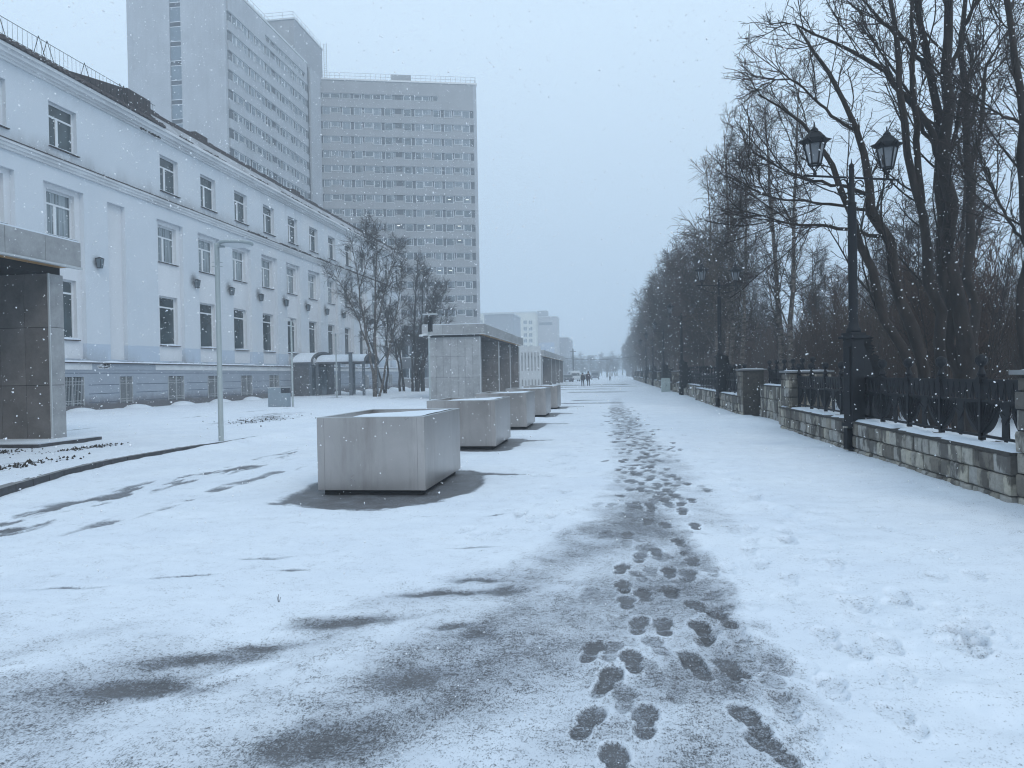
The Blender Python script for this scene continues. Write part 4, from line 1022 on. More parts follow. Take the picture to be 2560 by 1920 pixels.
# ------------------------------------------------------------------ ornate iron lamp posts on the right
def lamp_post():
    root = empty('street_lamp', (4.4, 14.5, 0), '', 'street lamp', 'iron lamp posts along the stone wall')
    # square housing hung on the wall side
    mb = MB()
    mb.box(-.13, .13, -.20, .06, .55, 2.15, 0); mb.box(-.16, .16, -.23, .09, .53, .60, 0); mb.box(-.19, .19, -.26, .12, 2.15, 2.20, 0); mb.box(-.15, .15, -.22, .08, 2.20, 2.26, 0)
    mb.box(-.075, .075, -.13, .02, -.05, .55, 0); mb.box(-.11, .11, -.16, .05, -.05, .05, 0); mb.box(-.155, -.13, -.15, .02, .75, 2.0, 0)
    mb.build('base_housing', IRON, root, bevel=.008)
    mb = MB(); mb.box(-.20, -.08, -.13, -.02, .12, .50, 0); mb.box(-.185, -.095, -.136, -.13, .15, .47, 1); mb.build('junction_box', [IRON, IRON], root)
    mb = MB(); c = (0, -.07, 0)
    mb.lathe([(.13, 2.26), (.13, 2.32), (.10, 2.36), (.082, 2.45), (.078, 4.62), (.082, 4.63), (.082, 4.66), (.052, 4.67), (.048, 5.24), (.052, 5.25), (.045, 5.28)], c, 16)
    mb.lathe([(.045, 5.28), (.04, 5.30), (.052, 5.33), (.04, 5.36), (.012, 5.39), (.006, 5.47)], c, 10); mb.build('pole', IRON, root, True)
    # leaf buttress behind
    mb = MB(); rr = random.Random(6)
    zs = np.linspace(.65, 2.15, 30)
    for i, z in enumerate(zs):
        w_ = .62 * (1 - ((z - .65) / 1.6) ** 1.5) + .06
        for s in range(4):
            x = .16 + w_ * rr.random(); a = rr.random() * 3; l = .10 + rr.random() * .08
            mb.add([(x - l, -.05 + rr.uniform(-.03, .03), z - .03), (x, -.07, z - .08), (x + l, -.05, z + .02), (x, -.02 + rr.uniform(-.03, .03), z + .09)], [(0, 1, 2), (0, 2, 3), (0, 3, 2, 1)])
    mb.prism([(.13, .6), (.66, .62), (.55, 1.1), (.42, 1.5), (.28, 1.9), (.16, 2.15), (.13, 2.15)], -.075, -.055, 'y')
    mb.build('leaf_bracket', IRON, root)
    # cross arm with scrolls
    mb = MB(); z = 5.12; y = -.07; e = 1.0
    mb.box(-e, e, y - .018, y + .018, z - .015, z + .015)
    def scroll(cx_, cz, r0, r1, a0, a1, n=22):
        pts = []
        for i in range(n + 1):
            t = i / n; a = a0 + (a1 - a0) * t; r = r0 + (r1 - r0) * t; pts.append((cx_ + r * math.cos(a), y, cz + r * math.sin(a)))
        return pts
    for s in (-1, 1):
        mb.tube(scroll(s * .19, z - .13, .13, .03, rad(200) if s > 0 else rad(-20), (rad(200) - 4.6) if s > 0 else (rad(-20) + 4.6)), .012, 6)
        pts = [(s * (.07 + .86 * t), y, z - .30 + .24 * t ** 1.2 - .05 * math.sin(math.pi * t)) for t in np.linspace(0, 1, 10)]
        mb.tube(pts, .012, 6); mb.tube(scroll(s * .80, z - .12, .075, .02, rad(80), rad(80) - s * 5.0), .011, 6)
        mb.tube([(s * .07, y, z - .26), (s * .20, y, z - .36), (s * .36, y, z - .28)], .011, 6)
    mb.build('cross_arm', IRON, root, True)
    for s in (-1, 1):
        lx = s * .76; bz = z + .02
        l = empty_part = bpy.data.objects.new('lantern', None)
        mb = MB()
        def ring(zz, r, n=6): return [(lx + r * math.cos(math.pi / 6 + k * math.pi / 3), y + r * math.sin(math.pi / 6 + k * math.pi / 3), zz) for k in range(n)]
        lo, hi = ring(bz + .19, .105), ring(bz + .56, .185)
        for k in range(6): mb.tube([lo[k], hi[k]], .014, 5); mb.tube([lo[k], lo[(k + 1) % 6]], .016, 5); mb.tube([hi[k], hi[(k + 1) % 6]], .02, 5)
        for k in range(6): mb.tube([lo[k], (lx + .03 * math.cos(k), y + .03 * math.sin(k), bz + .09), (lx, y, bz + .02)], .010, 4)
        mb.lathe([(.03, 0), (.035, .03), (.02, .06)], (lx, y, bz), 8)
        r1, r2, r3 = ring(bz + .56, .205), ring(bz + .64, .225), ring(bz + .76, .12)
        mb.add(r1 + r2, [(k, (k + 1) % 6, 6 + (k + 1) % 6, 6 + k) for k in range(6)] + [tuple(range(5, -1, -1))])
        mb.add(r2 + r3, [(k, (k + 1) % 6, 6 + (k + 1) % 6, 6 + k) for k in range(6)] + [tuple(range(6, 12))])
        for k in range(6):                                        # upturned leaf points on the roof corners
            a = math.pi / 6 + k * math.pi / 3; ca, sa = math.cos(a), math.sin(a)
            mb.add([(lx + .18 * ca - .05 * sa, y + .18 * sa + .05 * ca, bz + .56), (lx + .18 * ca + .05 * sa, y + .18 * sa - .05 * ca, bz + .56), (lx + .30 * ca, y + .30 * sa, bz + .63), (lx + .18 * ca, y + .18 * sa, bz + .67)], [(0, 1, 2), (0, 2, 3), (1, 3, 2), (0, 3, 1)])
        mb.lathe([(.12, .76), (.07, .79), (.065, .83), (.03, .86), (.015, .89), (.01, .96)], (lx, y, bz), 10)
        body = mb.build('lantern', IRON, root)
        g = MB(); lo2, hi2 = ring(bz + .195, .098), ring(bz + .555, .175)
        g.add(lo2 + hi2, [(k, (k + 1) % 6, 6 + (k + 1) % 6, 6 + k) for k in range(6)] + [tuple(range(5, -1, -1))]); g.build('lamp_glass', LAMPG, body)
        bpy.data.objects.remove(l)
    return root
LP = lamp_post(); LP.rotation_euler = (0, 0, rad(20))
LP['label'] = 'nearest black iron street lamp with two lanterns, standing in the stone wall'
lab = ['second black iron lamp, against the trees past the broad pillar', 'third iron lamp, slim and dark against the brown thicket', 'fourth iron lamp, faint in the snowfall beside the trees', 'fifth iron lamp, fainter, above the far end of the wall', 'farthest iron lamp to be made out in the haze']
for i in range(5):
    copy_tree(LP, (4.38, 31.6 + 17.1 * i, 0), rad(20), lab[i])

# ------------------------------------------------------------------ stone walls, pillars and iron fence
def stone_face(mb, x, y0, y1, z0, z1, depth=.10, rows=(0, .17, .39, .62), seed=0, facing='w', lmin=.15, lmax=.36):
    rr = random.Random(seed)
    k = (z1 - z0) / rows[-1]
    for j in range(len(rows) - 1):
        a, b = z0 + rows[j] * k, z0 + rows[j + 1] * k; y = y0 + (rr.random() * .1 if facing == 'w' else 0)
        y = y0
        while y < y1 - .03:
            l = rr.uniform(lmin, lmax) * (.8 if j == 0 else 1); l = min(l, y1 - y)
            if y1 - (y + l) < .12: l = y1 - y
            mb.tint = min(1, max(0, rr.gauss(.55, .36)))
            g = .008; o = depth + rr.uniform(-.015, .028); c = .024
            ya, yb, za, zb = y + g, y + l - g, a + g, b - g
            j1, j2, j3, j4 = [rr.uniform(-.012, .012) for _ in range(4)]
            def P(d, yy, zz): return (x - d, yy, zz) if facing == 'w' else (yy, x - d, zz)
            vs = [P(0, ya, za), P(0, yb, za), P(0, yb, zb), P(0, ya, zb), P(o * .75, ya + j1 * .3, za), P(o * .75, yb + j2 * .3, za), P(o * .75, yb, zb + j3 * .3), P(o * .75, ya, zb),
                  P(o, ya + c + abs(j1), za + c), P(o, yb - c - abs(j2), za + c + abs(j3)), P(o + rr.uniform(-.008, .008), yb - c, zb - c - abs(j4)), P(o, ya + c, zb - c)]
            mb.add(vs, [(0, 1, 5, 4), (1, 2, 6, 5), (2, 3, 7, 6), (3, 0, 4, 7), (4, 5, 9, 8), (5, 6, 10, 9), (6, 7, 11, 10), (7, 4, 8, 11), (8, 9, 10, 11)])
            y += l
def snow_cap(root, x0, x1, y0, y1, z, seed=0, h=.03, patchy=True):
    ny = max(4, int((y1 - y0) / .06)); nx = 9
    gx, gy = np.meshgrid(np.linspace(x0, x1, nx), np.linspace(y0, y1, ny)); e = np.minimum(np.minimum(gx - x0, x1 - gx), .05) / .05
    e2 = np.minimum(np.minimum(gy - y0, y1 - gy), .06) / .06
    n = fbm(gx, gy, .35, seed, 4)
    hz = z - .012 + (h * (.5 + n) * np.sqrt(np.clip(e, 0, 1)) * np.sqrt(np.clip(e2, 0, 1)))
    if patchy: hz = hz - .03 * (n < .38)
    idx = np.arange((ny - 1) * nx).reshape(ny - 1, nx)[:, :-1].ravel()
    return np_mesh('snow_cap', np.stack([gx, gy, hz], -1).reshape(-1, 3), np.stack([idx, idx + 1, idx + nx + 1, idx + nx], -1), SNOW, root, True)
def stone_wall(label, x, y0, y1, h, seed, detail=True, end=False, zb=-.04):
    root = empty('stone_wall', (x, (y0 + y1) / 2, 0), label, 'wall', 'low stone walls beside the park'); oy = (y0 + y1) / 2
    a, b = y0 - oy, y1 - oy
    mb = MB(); mb.box(.08, .52, a, b, -.1, h - .02); mb.build('core', MORTAR, root)
    mb = MB(); stone_face(mb, .085, a, b, zb, h - .03, .085, seed=seed, lmin=.14 if detail else .25, lmax=.36 if detail else .6)
    stone_face(mb, a + .002 if False else a + .004, .085, .52, zb, h - .03, .05, seed=seed + 5, facing='s')
    mb.build('stonework', STONE, root, tint=True)
    mb = MB(); mb.box(-.02, .56, a - .03, b + .0, h - .045, h - .01); mb.build('coping', MORTAR, root)
    snow_cap(root, .02, .55, a, b, h, seed)
    return root
def pillar(label, x0, x1, y0, y1, h, seed, dark=False, name='stone_pillar'):
    root = empty(name, (x0, y0, 0), label, 'pillar'); w_, d = x1 - x0, y1 - y0
    mb = MB(); mb.box(.04, w_ - .04, .04, d - .04, -.1, h); mb.build('core', MORTAR if not dark else vary('dark_pebble_dash', (.055, .048, .042), .4, 12, .95, bs=.8, bscale=60), root)
    mb = MB(); stone_face(mb, .045, 0, d, -.05, h - .03, .05, rows=(0, .2, .45, .68, .92, 1.15, 1.35, 1.5), seed=seed, lmin=.3, lmax=.7)
    if not dark: stone_face(mb, .045, 0, w_, -.05, h - .03, .05, rows=(0, .2, .45, .68, .92, 1.15, 1.35, 1.5), seed=seed + 1, facing='s', lmin=.3, lmax=.7)
    mb.build('stonework', STONE, root, tint=True)
    mb = MB(); mb.box(-.05, w_ + .05, -.05, d + .05, h, h + .05); mb.build('cap', CONC, root); snow_cap(root, -.04, w_ + .04, -.04, d + .04, h + .05, seed, .02, False)
    return root

def fence_protos():
    """one bay (1.12 m) of the cast fence: post part and panel part"""
    B = 1.12
    mb = MB(); mb.box(-.032, .032, -.032, .032, 0, .84); mb.box(-.05, .05, -.05, .05, .72, .80); mb.lathe([(.035, .80), (.055, .84), (.03, .90), (.022, .93), (.055, .96), (.075, 1.0), (.07, 1.05), (.04, 1.08), (.01, 1.09)], (0, 0, 0), 12)
    post = mb.build('fence_post', IRON, None)
    mb = MB(); a, b = .04, B - .04
    for z, t in ((.755, .018), (.50, .014), (.055, .016)): mb.box(-.02, .02, a, b, z - t, z + t)
    # frieze of hanging leaf points over a row of short bars
    n = 6
    for i in range(n):
        y0 = a + (b - a) * i / n; y1 = a + (b - a) * (i + 1) / n; m_ = (y0 + y1) / 2
        mb.prism([(y0 + .004, .74), (y1 - .004, .74), (m_ + .018, .53), (m_ - .018, .53)], -.008, .004, 'x')
        mb.box(-.014, .008, y0 - .007, y0 + .007, .51, .74)
        mb.prism([(y0 - .03, .515), (y0 + .03, .515), (y0, .63)], -.018, -.010, 'x')
    # big fluted leaf lobes hanging each side of the post, narrow stem motif between
    for c in (0.0, B):
        sgn = 1 if c == 0 else -1; wd = .43; N = 9
        out_ = [(c + sgn * .03, .495), (c + sgn * wd, .495)] + [(c + sgn * max(.03, wd * (1 - q ** 2.3) ** (1 / 1.8)), .495 - .43 * q) for q in np.linspace(.1, 1, N)]
        mb.prism(out_, -.006, .006, 'x')
        for q in (.12, .30, .52, .76, 1.0):                       # flutes fanning up from the foot of the leaf
            x_ = -.016; mb.tube([(x_, c + sgn * .03, .09), (x_ - .006, c + sgn * (.03 + (wd - .06) * q * .62), .27), (x_, c + sgn * (.03 + (wd - .05) * q), .485 - .03 * q)], .009, 4)
    m_ = B / 2
    mb.prism([(m_ - .12, .49), (m_ + .12, .49), (m_ + .07, .30), (m_ + .08, .06), (m_ - .08, .06), (m_ - .07, .30)], -.008, .008, 'x')
    mb.prism([(m_ - .15, .40), (m_, .34), (m_ + .15, .40), (m_, .22)], -.016, -.009, 'x')
    for s in (-1, 1): mb.tube([(0, m_ + s * .02, .02), (0, m_ + s * .02, .06)], .012, 6)
    panel = mb.build('fence_panel', IRON, None)
    return B, post, panel
BAY, POST, PANEL = fence_protos()
_first = [True]
def fence(label, x, y0, y1, zbase, sparse=False):
    root = empty('iron_fence', (x, y0, zbase), label, 'fence', 'iron fence runs on the stone wall'); n = max(1, round((y1 - y0) / BAY)); s = (y1 - y0) / n / BAY
    for i in range(n + 1):
        if _first[0]: p = POST
        else: p = POST.copy(); COL.objects.link(p)
        p.parent = root; p.location = (0, i * BAY * s, 0)
        if i < n:
            q = PANEL if _first[0] else PANEL.copy()
            if not _first[0]: COL.objects.link(q)
            q.parent = root; q.location = (0, i * BAY * s, 0); q.scale = (1, s, 1)
        _first[0] = False
    return root
XW = 4.36
stone_wall('nearest stone wall with patches of dark damp, lamp post standing in it', XW, 8.89, 20.4, .64, 1)
stone_wall('stone wall beyond the right edge pillar, almost out of the frame', XW, -3.0, 7.88, .64, 2)
pillar('pale stone pillar at the right edge of the picture', XW + .06, XW + .8, 7.9, 8.87, 1.50, 3)
pillar('stone pillar with flat snowy cap where the nearest wall ends', XW + .06, XW + 1.1, 19.55, 20.35, 1.52, 5)
stone_wall('taller set-back stone wall between the two pillars', 4.98, 20.42, 26.2, 1.12, 7)
pillar('broad dark pebbled pillar with snowy cap past the set-back wall', XW + .02, XW + .8, 26.25, 27.15, 1.60, 9, dark=True)
stone_wall('stone wall running on past the broad dark pillar', XW, 27.2, 40.6, .72, 11)
stone_wall('stone wall set slightly back before the green cabinet', 4.72, 40.7, 57.2, .80, 13, False)
fence('black fence of leaf shapes on the nearest wall, in front of the big trees', XW + .30, 9.0, 19.5, .66)
fence('short fence on top of the set-back wall', 5.28, 20.6, 26.1, 1.12 - .28)
fence('black fence beyond the broad dark pillar, around the second lamp', XW + .30, 27.3, 40.5, .74)
fence('dark fence on the set-back wall before the green cabinet', 5.02, 40.9, 57.0, .82)
pillar('pillar of the gateway behind the green cabinet', 4.5, 5.2, 57.4, 58.2, 1.6, 15)
y = 60.5; nn = ['first', 'second', 'third', 'fourth', 'fifth', 'sixth']
for i in range(6):
    stone_wall(f'far stone wall, {nn[i]} stretch after the green cabinet', 4.45, y, y + 14.5, .75, 20 + i, False)
    fence(f'far iron fence, {nn[i]} run after the green cabinet', 4.75, y + .1, y + 14.4, .76)
    pillar(f'far stone pillar closing the {nn[i]} wall stretch after the cabinet', 4.4, 5.1, y + 14.6, y + 15.5, 1.6, 40 + i)
    y += 17.1
def green_cab():
    root = empty('utility_cabinet', (4.0, 57.6, 0), 'pale green utility cabinet standing against the stone wall', 'cabinet')
    mb = MB(); mb.box(-.33, .33, 0, .45, .0, 1.05); mb.build('body', CAB, root, bevel=.02)
    mb = MB(); mb.prism([(-.35, 1.05), (.35, 1.05), (.25, 1.12), (-.25, 1.12)], -.02, .47, 'y'); mb.build('lid', CAB, root)
    mb = MB(); mb.box(-.004, .004, -.006, 0, .08, 1.0); mb.box(.04, .06, -.02, 0, .5, .62); mb.build('door_seam', BLACK, root)
    mb = MB(); mb.tube([(-.37, .6, 0), (-.37, .6, 1.75), (.6, .6, 1.75), (.6, .6, 0)], .03, 6); tag(mb.build('metal_frame', IRON, None, loc=(4.0, 57.6, 0)), 'thin dark rectangular frame standing behind the green cabinet', 'frame')
green_cab()

# ------------------------------------------------------------------ slim posts with cameras, left side
def disc_post():
    root = empty('park_light', (-9.12, 16.25, .13), 'pale grey park light with flat round head, standing by the kerb', 'light post')
    mb = MB(); mb.lathe([(.085, 0), (.08, .02), (.060, .03), (.055, 4.6), (.058, 4.61), (.058, 4.66)], (0, 0, 0), 16); mb.build('pole', POLE, root, True)
    mb = MB(); cx_ = .48
    mb.lathe([(.06, 4.60), (.37, 4.605), (.385, 4.615), (.385, 4.655), (.375, 4.665), (.05, 4.668)], (cx_, 0, 0), 28); mb.box(.0, cx_ - .3, -.04, .04, 4.56, 4.66); mb.build('disc_head', POLE, root, True)
    mb = MB(); mb.lathe([(.34, 4.592), (.335, 4.604)], (cx_, 0, 0), 28); mb.build('lens', vary('led_lens', (.5, .53, .55), .1, 30, .3), root)
    mb = MB(); mb.lathe([(.36, 4.665), (.33, 4.675), (.1, 4.68)], (cx_, 0, 0), 20); mb.build('head_snow', SNOW, root, True)
    mb = MB()
    for z in (4.12, 4.22):
        for a in range(4): mb.tube([(math.cos(a * 1.57 + .4) * .06, math.sin(a * 1.57 + .4) * .06, z), (math.cos(a * 1.57 + .4) * .12, math.sin(a * 1.57 + .4) * .12, z)], .008, 4)
    mb.build('bracket', POLE, root)
disc_post()
def cam_post(loc, h, label, heads):
    root = empty('camera_post', loc, label, 'post'); mb = MB(); mb.lathe([(.07, 0), (.06, .03), (.05, .05), (.042, h)], (0, 0, 0), 12); mb.build('pole', POLE, root, True)
    for kind, z, s in heads:
        mb = MB()
        if kind == 'cam':
            mb.box(.03, .12, -.03, .03, z - .02, z + .03); mb.tube([(.10, 0, z), (.20, 0, z + .04)], .02, 6); mb.tube([(.10 * s, -.05, z + .06), (.48 * s, -.12, z + .0)], [.055, .06], 10); mb.box(-.06, .06, -.06, .06, z - .14, z - .05); mb.build('security_camera', LIGHTTRIM, root)
        elif kind == 'panel':
            mb.box(-.28, .45, -.18, .18, z, z + .05); mb.box(-.02, .02, -.02, .02, z - .1, z); mb.build('flat_head', LIGHTTRIM, root)
        elif kind == 'box':
            mb.box(-.02, .18, -.10, .10, z, z + .75); mb.build('speaker_box', IRON, root)
        elif kind == 'arm':
            mb.box(-.25, .30, -.02, .02, z, z + .03); mb.box(-.30, -.05, -.07, .07, z + .03, z + .14); mb.tube([(.1, 0, z), (.14, 0, z - .12)], .02, 5); mb.build('arm', LIGHTTRIM, root)
cam_post((-15.8, 35.0, .15), 4.3, 'slim pale post with a small head, beside the grey bin', [('arm', 4.3, 1)])
cam_post((-19.6, 50.8, .15), 4.6, 'slim pale post with a white camera, in front of the covered porch', [('cam', 3.3, 1), ('panel', 4.6, .7)])
cam_post((-9.3, 37.0, .12), 4.45, 'slim pale post with camera and black box at the corner of the middle kiosk', [('cam', 3.55, -1), ('box', 3.75, 1), ('panel', 4.62, 1)])
cam_post((-9.4, 74.0, .05), 5.0, 'slim pale post between the middle and far kiosks', [('arm', 5.0, 1)])
def bin_():
    root = empty('litter_bin', (-16.9, 35.6, .15), 'grey box-shaped litter bin with a notched top corner, by the slim post', 'bin')
    mb = MB(); mb.prism([(-.50, 0), (.50, 0), (.50, .72), (.20, .72), (.20, 1.0), (-.50, 1.0)], 0, .5, 'y'); mb.build('body', vary('blue_grey_bin', (.26, .31, .35), .06, 2, .5), root, bevel=.01)
    mb = MB(); mb.box(.21, .48, .05, .45, .72, .97); mb.build('opening', GLASS_D, root)
    mb = MB(); mb.box(-.52, .52, -.02, .52, 1.0, 1.03); mb.build('lid', LIGHTTRIM, root)
bin_()
# utility pole and cable far down the street
def far_pole():
    root = empty('utility_pole', (-10.8, 205, 0), 'thin dark pole far down the street where the cable hangs', 'pole')
    mb = MB(); mb.lathe([(.22, 0), (.16, 8.2), (.05, 8.6)], (0, 0, 0), 8); mb.build('pole', IRON, root)
    mb = MB(); mb.box(-.8, .8, -.06, .06, 7.6, 7.75); mb.build('cross_arm', IRON, root)
far_pole()
mb = MB(); mb.tube([(-16 + 26 * t, 150, 4.9 + 1.6 * (2 * t - 1) ** 2 - .6) for t in np.linspace(0, 1, 24)], .035, 4)
tag(mb.build('overhead_cable', IRON), 'dark cable sagging across the far end of the street', 'cable')

# ------------------------------------------------------------------ bare trees
def unit(v): return v / np.maximum(np.linalg.norm(v, axis=-1, keepdims=True), 1e-9)
def tubes(P, R, s=3):
    """P (M,K,3) centre lines, R (M,K) radii -> vertices, quads"""
    P = np.asarray(P, float); M_, K = P.shape[:2]
    T = np.empty_like(P); T[:, 1:-1] = P[:, 2:] - P[:, :-2]; T[:, 0] = P[:, 1] - P[:, 0]; T[:, -1] = P[:, -1] - P[:, -2]; T = unit(T)
    ref = np.zeros_like(T); ref[..., 0] = .31; ref[..., 1] = .87; ref[..., 2] = .38
    A = unit(np.cross(T, ref)); B = np.cross(T, A)
    q = np.arange(s) * 2 * np.pi / s
    V = P[:, :, None, :] + (A[:, :, None, :] * np.cos(q)[None, None, :, None] + B[:, :, None, :] * np.sin(q)[None, None, :, None]) * R[:, :, None, None]
    base = (np.arange(M_) * K * s)[:, None, None]; k = (np.arange(K - 1) * s)[None, :, None]; j = np.arange(s)[None, None, :]; j2 = (j + 1) % s
    a = base + k + j; b = base + k + j2
    Fq = np.stack([a, b, b + s, a + s], -1).reshape(-1, 4)
    return V.reshape(-1, 3), Fq
def resample(P, K):
    P = np.asarray(P, float); d = np.r_[0, np.cumsum(np.linalg.norm(np.diff(P, axis=0), axis=1))]; t = np.linspace(0, d[-1], K)
    Q = np.stack([np.interp(t, d, P[:, i]) for i in range(3)], -1)
    for _ in range(2): Q[1:-1] = (Q[:-2] + 2 * Q[1:-1] + Q[2:]) / 4
    return Q
def grow(P, R, n, t0, t1, l0, l1, a0, a1, K, curl, up, ratio, rtip, rng, taper=.55, lean=None):
    N, Kp = P.shape[:2]; idx = np.repeat(np.arange(N), n); m = len(idx)
    t = t0 + (t1 - t0) * ((np.tile(np.arange(n), N) + rng.random(m)) / n); f = t * (Kp - 1); i0 = np.minimum(f.astype(int), Kp - 2); fr = (f - i0)[:, None]
    p = P[idx, i0] * (1 - fr) + P[idx, i0 + 1] * fr; tan = unit(P[idx, i0 + 1] - P[idx, i0]); r0 = R[idx, i0] * (1 - fr[:, 0]) + R[idx, i0 + 1] * fr[:, 0]
    rv = unit(rng.normal(size=(m, 3))); per = unit(rv - (rv * tan).sum(-1, keepdims=True) * tan)
    a = np.radians(rng.uniform(a0, a1, m))[:, None]; d = tan * np.cos(a) + per * np.sin(a)
    if lean is not None: d = unit(d + np.array(lean))
    L = rng.uniform(l0, l1, m) * (1 - taper * (t - t0) / max(1e-6, t1 - t0))
    Q = np.empty((m, K, 3)); Q[:, 0] = p
    for k in range(1, K):
        d = unit(d + rng.normal(size=(m, 3)) * curl + np.array([0, 0, up])); Q[:, k] = Q[:, k - 1] + d * (L / (K - 1))[:, None]
    rb = np.maximum(r0 * ratio, rtip * 1.3); RR = rb[:, None] * (1 - np.linspace(0, 1, K))[None] + rtip * np.linspace(0, 1, K)[None]
    return Q, RR
def merge(parts):
    V = []; Fq = []; k = 0
    for v, f in parts: V.append(v); Fq.append(f + k); k += len(v)
    return np.concatenate(V), np.concatenate(Fq)
def build_tree(root, stems, radii, spec, seed, bark, twig, K=14):
    rng = np.random.default_rng(seed)
    P = np.stack([resample(s, K) for s in stems]); R = np.stack([np.interp(np.linspace(0, 1, K), np.linspace(0, 1, len(r)), r) for r in radii]) * .80
    R = R * rng.uniform(.93, 1.08, R.shape)
    P[:, 1:-1] += rng.normal(size=P[:, 1:-1].shape) * .5 * R[:, 1:-1, None]
    parts = [tubes(P, R, 9)]; lv = [(P, R)]; cur = (P, R); tw = []
    for i, s in enumerate(spec):
        Q, RR = grow(*cur, *s, rng=rng)
        (parts if i == 0 else tw).append(tubes(Q, RR, 5 if i == 0 else (4 if i == 1 else 3)))
        if i == 1: cur = (Q, RR)
        cur = (Q, RR)
    np_mesh('trunk', *merge(parts), bark, root, True)
    np_mesh('crown', *merge(tw), twig, root)
def G(*a): return a
# spec rows: n, t0, t1, l0, l1, angle0, angle1, K, curl, up, ratio, rtip
# --- the grove of big stems behind the nearest wall
def grove():
    def stem(px, Y, dy=0.0, base=None):
        pts = [at_depth(x, y, Y + dy * i) for i, (x, y) in enumerate(px)]
        if base is not None:
            b = np.array(pts[0]); pts = [np.array([b[0] + base, Y, 0.0])] + pts
        return pts
    A = [stem([(2300, 985), (2277, 943), (2220, 787), (2164, 648), (2143, 561), (2113, 498), (2105, 443), (2075, 380), (2008, 304), (1970, 270), (1925, 240), (1895, 236)], 15.6, -.03, .25),
         stem([(2325, 960), (2312, 904), (2268, 773), (2247, 691), (2202, 591), (2177, 498), (2164, 405), (2147, 329), (2118, 253), (2080, 190), (2010, 110), (1990, 60)], 16.0, -.02, .3),
         stem([(2177, 494), (2122, 464), (2040, 455), (1953, 422), (1880, 380)], 16.0), stem([(2190, 530), (2122, 515), (2037, 506), (1936, 498), (1860, 460)], 16.0, -.1),
         stem([(2198, 591), (2067, 561), (2010, 566), (1960, 557), (1890, 535), (1845, 523)], 16.0, -.15), stem([(2147, 329), (2090, 300), (2000, 210), (1960, 190), (1900, 215)], 15.9, .05)]
    rA = [[.13, .12, .10, .06, .02], [.17, .15, .12, .07, .025], [.05, .035, .012], [.045, .03, .012], [.05, .035, .01], [.045, .03, .01]]
    B = [stem([(2398, 970), (2378, 850), (2362, 700), (2352, 600), (2350, 398), (2343, 290), (2338, 202), (2322, 108), (2298, 30), (2280, -120)], 17.2, 0, .15),
         stem([(2408, 970), (2392, 800), (2380, 600), (2369, 398), (2360, 271), (2372, 181), (2370, 90), (2360, 0), (2350, -150)], 17.0, 0, .1),
         stem([(2375, 960), (2350, 800), (2324, 633), (2303, 498), (2265, 371), (2244, 270), (2248, 127), (2227, 0), (2215, -100)], 16.6, 0, .2),
         stem([(2306, 510), (2295, 380), (2286, 270), (2282, 139), (2278, 0), (2285, -100)], 16.6),
         stem([(2362, 420), (2345, 360), (2324, 304), (2248, 219), (2206, 169), (2156, 131), (2080, 114), (2029, 80), (1953, 42), (1925, 60)], 17.0, -.12),
         stem([(2338, 202), (2300, 150), (2270, 110), (2190, 40), (2140, -20)], 17.1, -.1), stem([(2372, 181), (2400, 100), (2440, 10), (2460, -60)], 17.0, .1), stem([(2350, 398), (2310, 330), (2290, 250), (2200, 130), (2150, 60)], 17.2, .1),
         stem([(2369, 398), (2392, 330), (2400, 240), (2440, 140), (2500, 60)], 17.0, .1)]
    rB = [[.20, .17, .14, .12, .09, .05], [.26, .22, .17, .15, .12, .08], [.16, .14, .10, .08, .04], [.09, .07, .03], [.10, .085, .06, .03, .012], [.07, .05, .02], [.07, .05, .02], [.06, .04, .015], [.06, .04, .015]]
    C = [stem([(2440, 960), (2428, 760), (2423, 600), (2423, 416), (2427, 289), (2405, 199), (2390, 101), (2416, 0), (2430, -100)], 18.4, 0, .1),
         stem([(2426, 420), (2447, 340), (2462, 250), (2455, 180), (2490, 120), (2530, 60)], 18.4, .05), stem([(2423, 460), (2398, 380), (2385, 300), (2380, 230)], 18.4, .1), stem([(2427, 300), (2450, 220), (2500, 160), (2545, 130)], 18.4, .1)]
    rC = [[.17, .14, .12, .09, .04], [.07, .05, .015], [.05, .03, .01], [.05, .03, .01]]
    D = [stem([(2575, 950), (2568, 600), (2557, 307), (2553, 181), (2531, 72), (2517, 0), (2500, -100)], 15.2, 0, .1), stem([(2566, 620), (2530, 560), (2490, 500), (2470, 420)], 15.2, .1), stem([(2557, 307), (2500, 290), (2450, 250)], 15.2, .1), stem([(2620, 950), (2640, 500), (2650, 200), (2600, 0), (2590, -100)], 15.8, 0, .1)]
    rD = [[.14, .12, .09, .05], [.04, .02], [.04, .015], [.16, .14, .1, .05]]
    spec = [(10, .30, 1.0, .8, 2.6, 20, 52, 8, .10, .08, .28, .009), (7, .12, 1.0, .35, 1.1, 22, 55, 5, .17, .06, .5, .005), (6, .1, 1.0, .10, .40, 25, 65, 4, .32, -.03, .7, .0035)]
    for nm, st, ra, lb, sd in (('A', A, rA, 'leaning slender tree just right of the nearest lamp, branches arching left over the path', 1), ('B', B, rB, 'thickest dark tree, several trunks rising together from behind the nearest fence', 2),
                               ('C', C, rC, 'single straight dark trunk right of the thickest tree', 3), ('D', D, rD, 'dark tree partly outside the right edge of the picture', 4)):
        r = empty('bare_tree', tuple(st[0][0]), lb, 'tree', 'bare trees in the park'); o = np.array(st[0][0])
        build_tree(r, [np.array(s) - o for s in st], ra, spec, sd, BARK, TWIG, 16)
    # sawn snowy stump
    r = empty('tree_stump', (11.0, 19.0, 0), 'short broken trunk with snow on it behind the nearest fence', 'tree stump')
    mb = MB(); mb.tube([(0, 0, 0), (.1, 0, .8), (.25, 0, 1.5), (.42, -.05, 2.15)], [.22, .19, .17, .15], 10); mb.build('trunk', BARK, r, True)
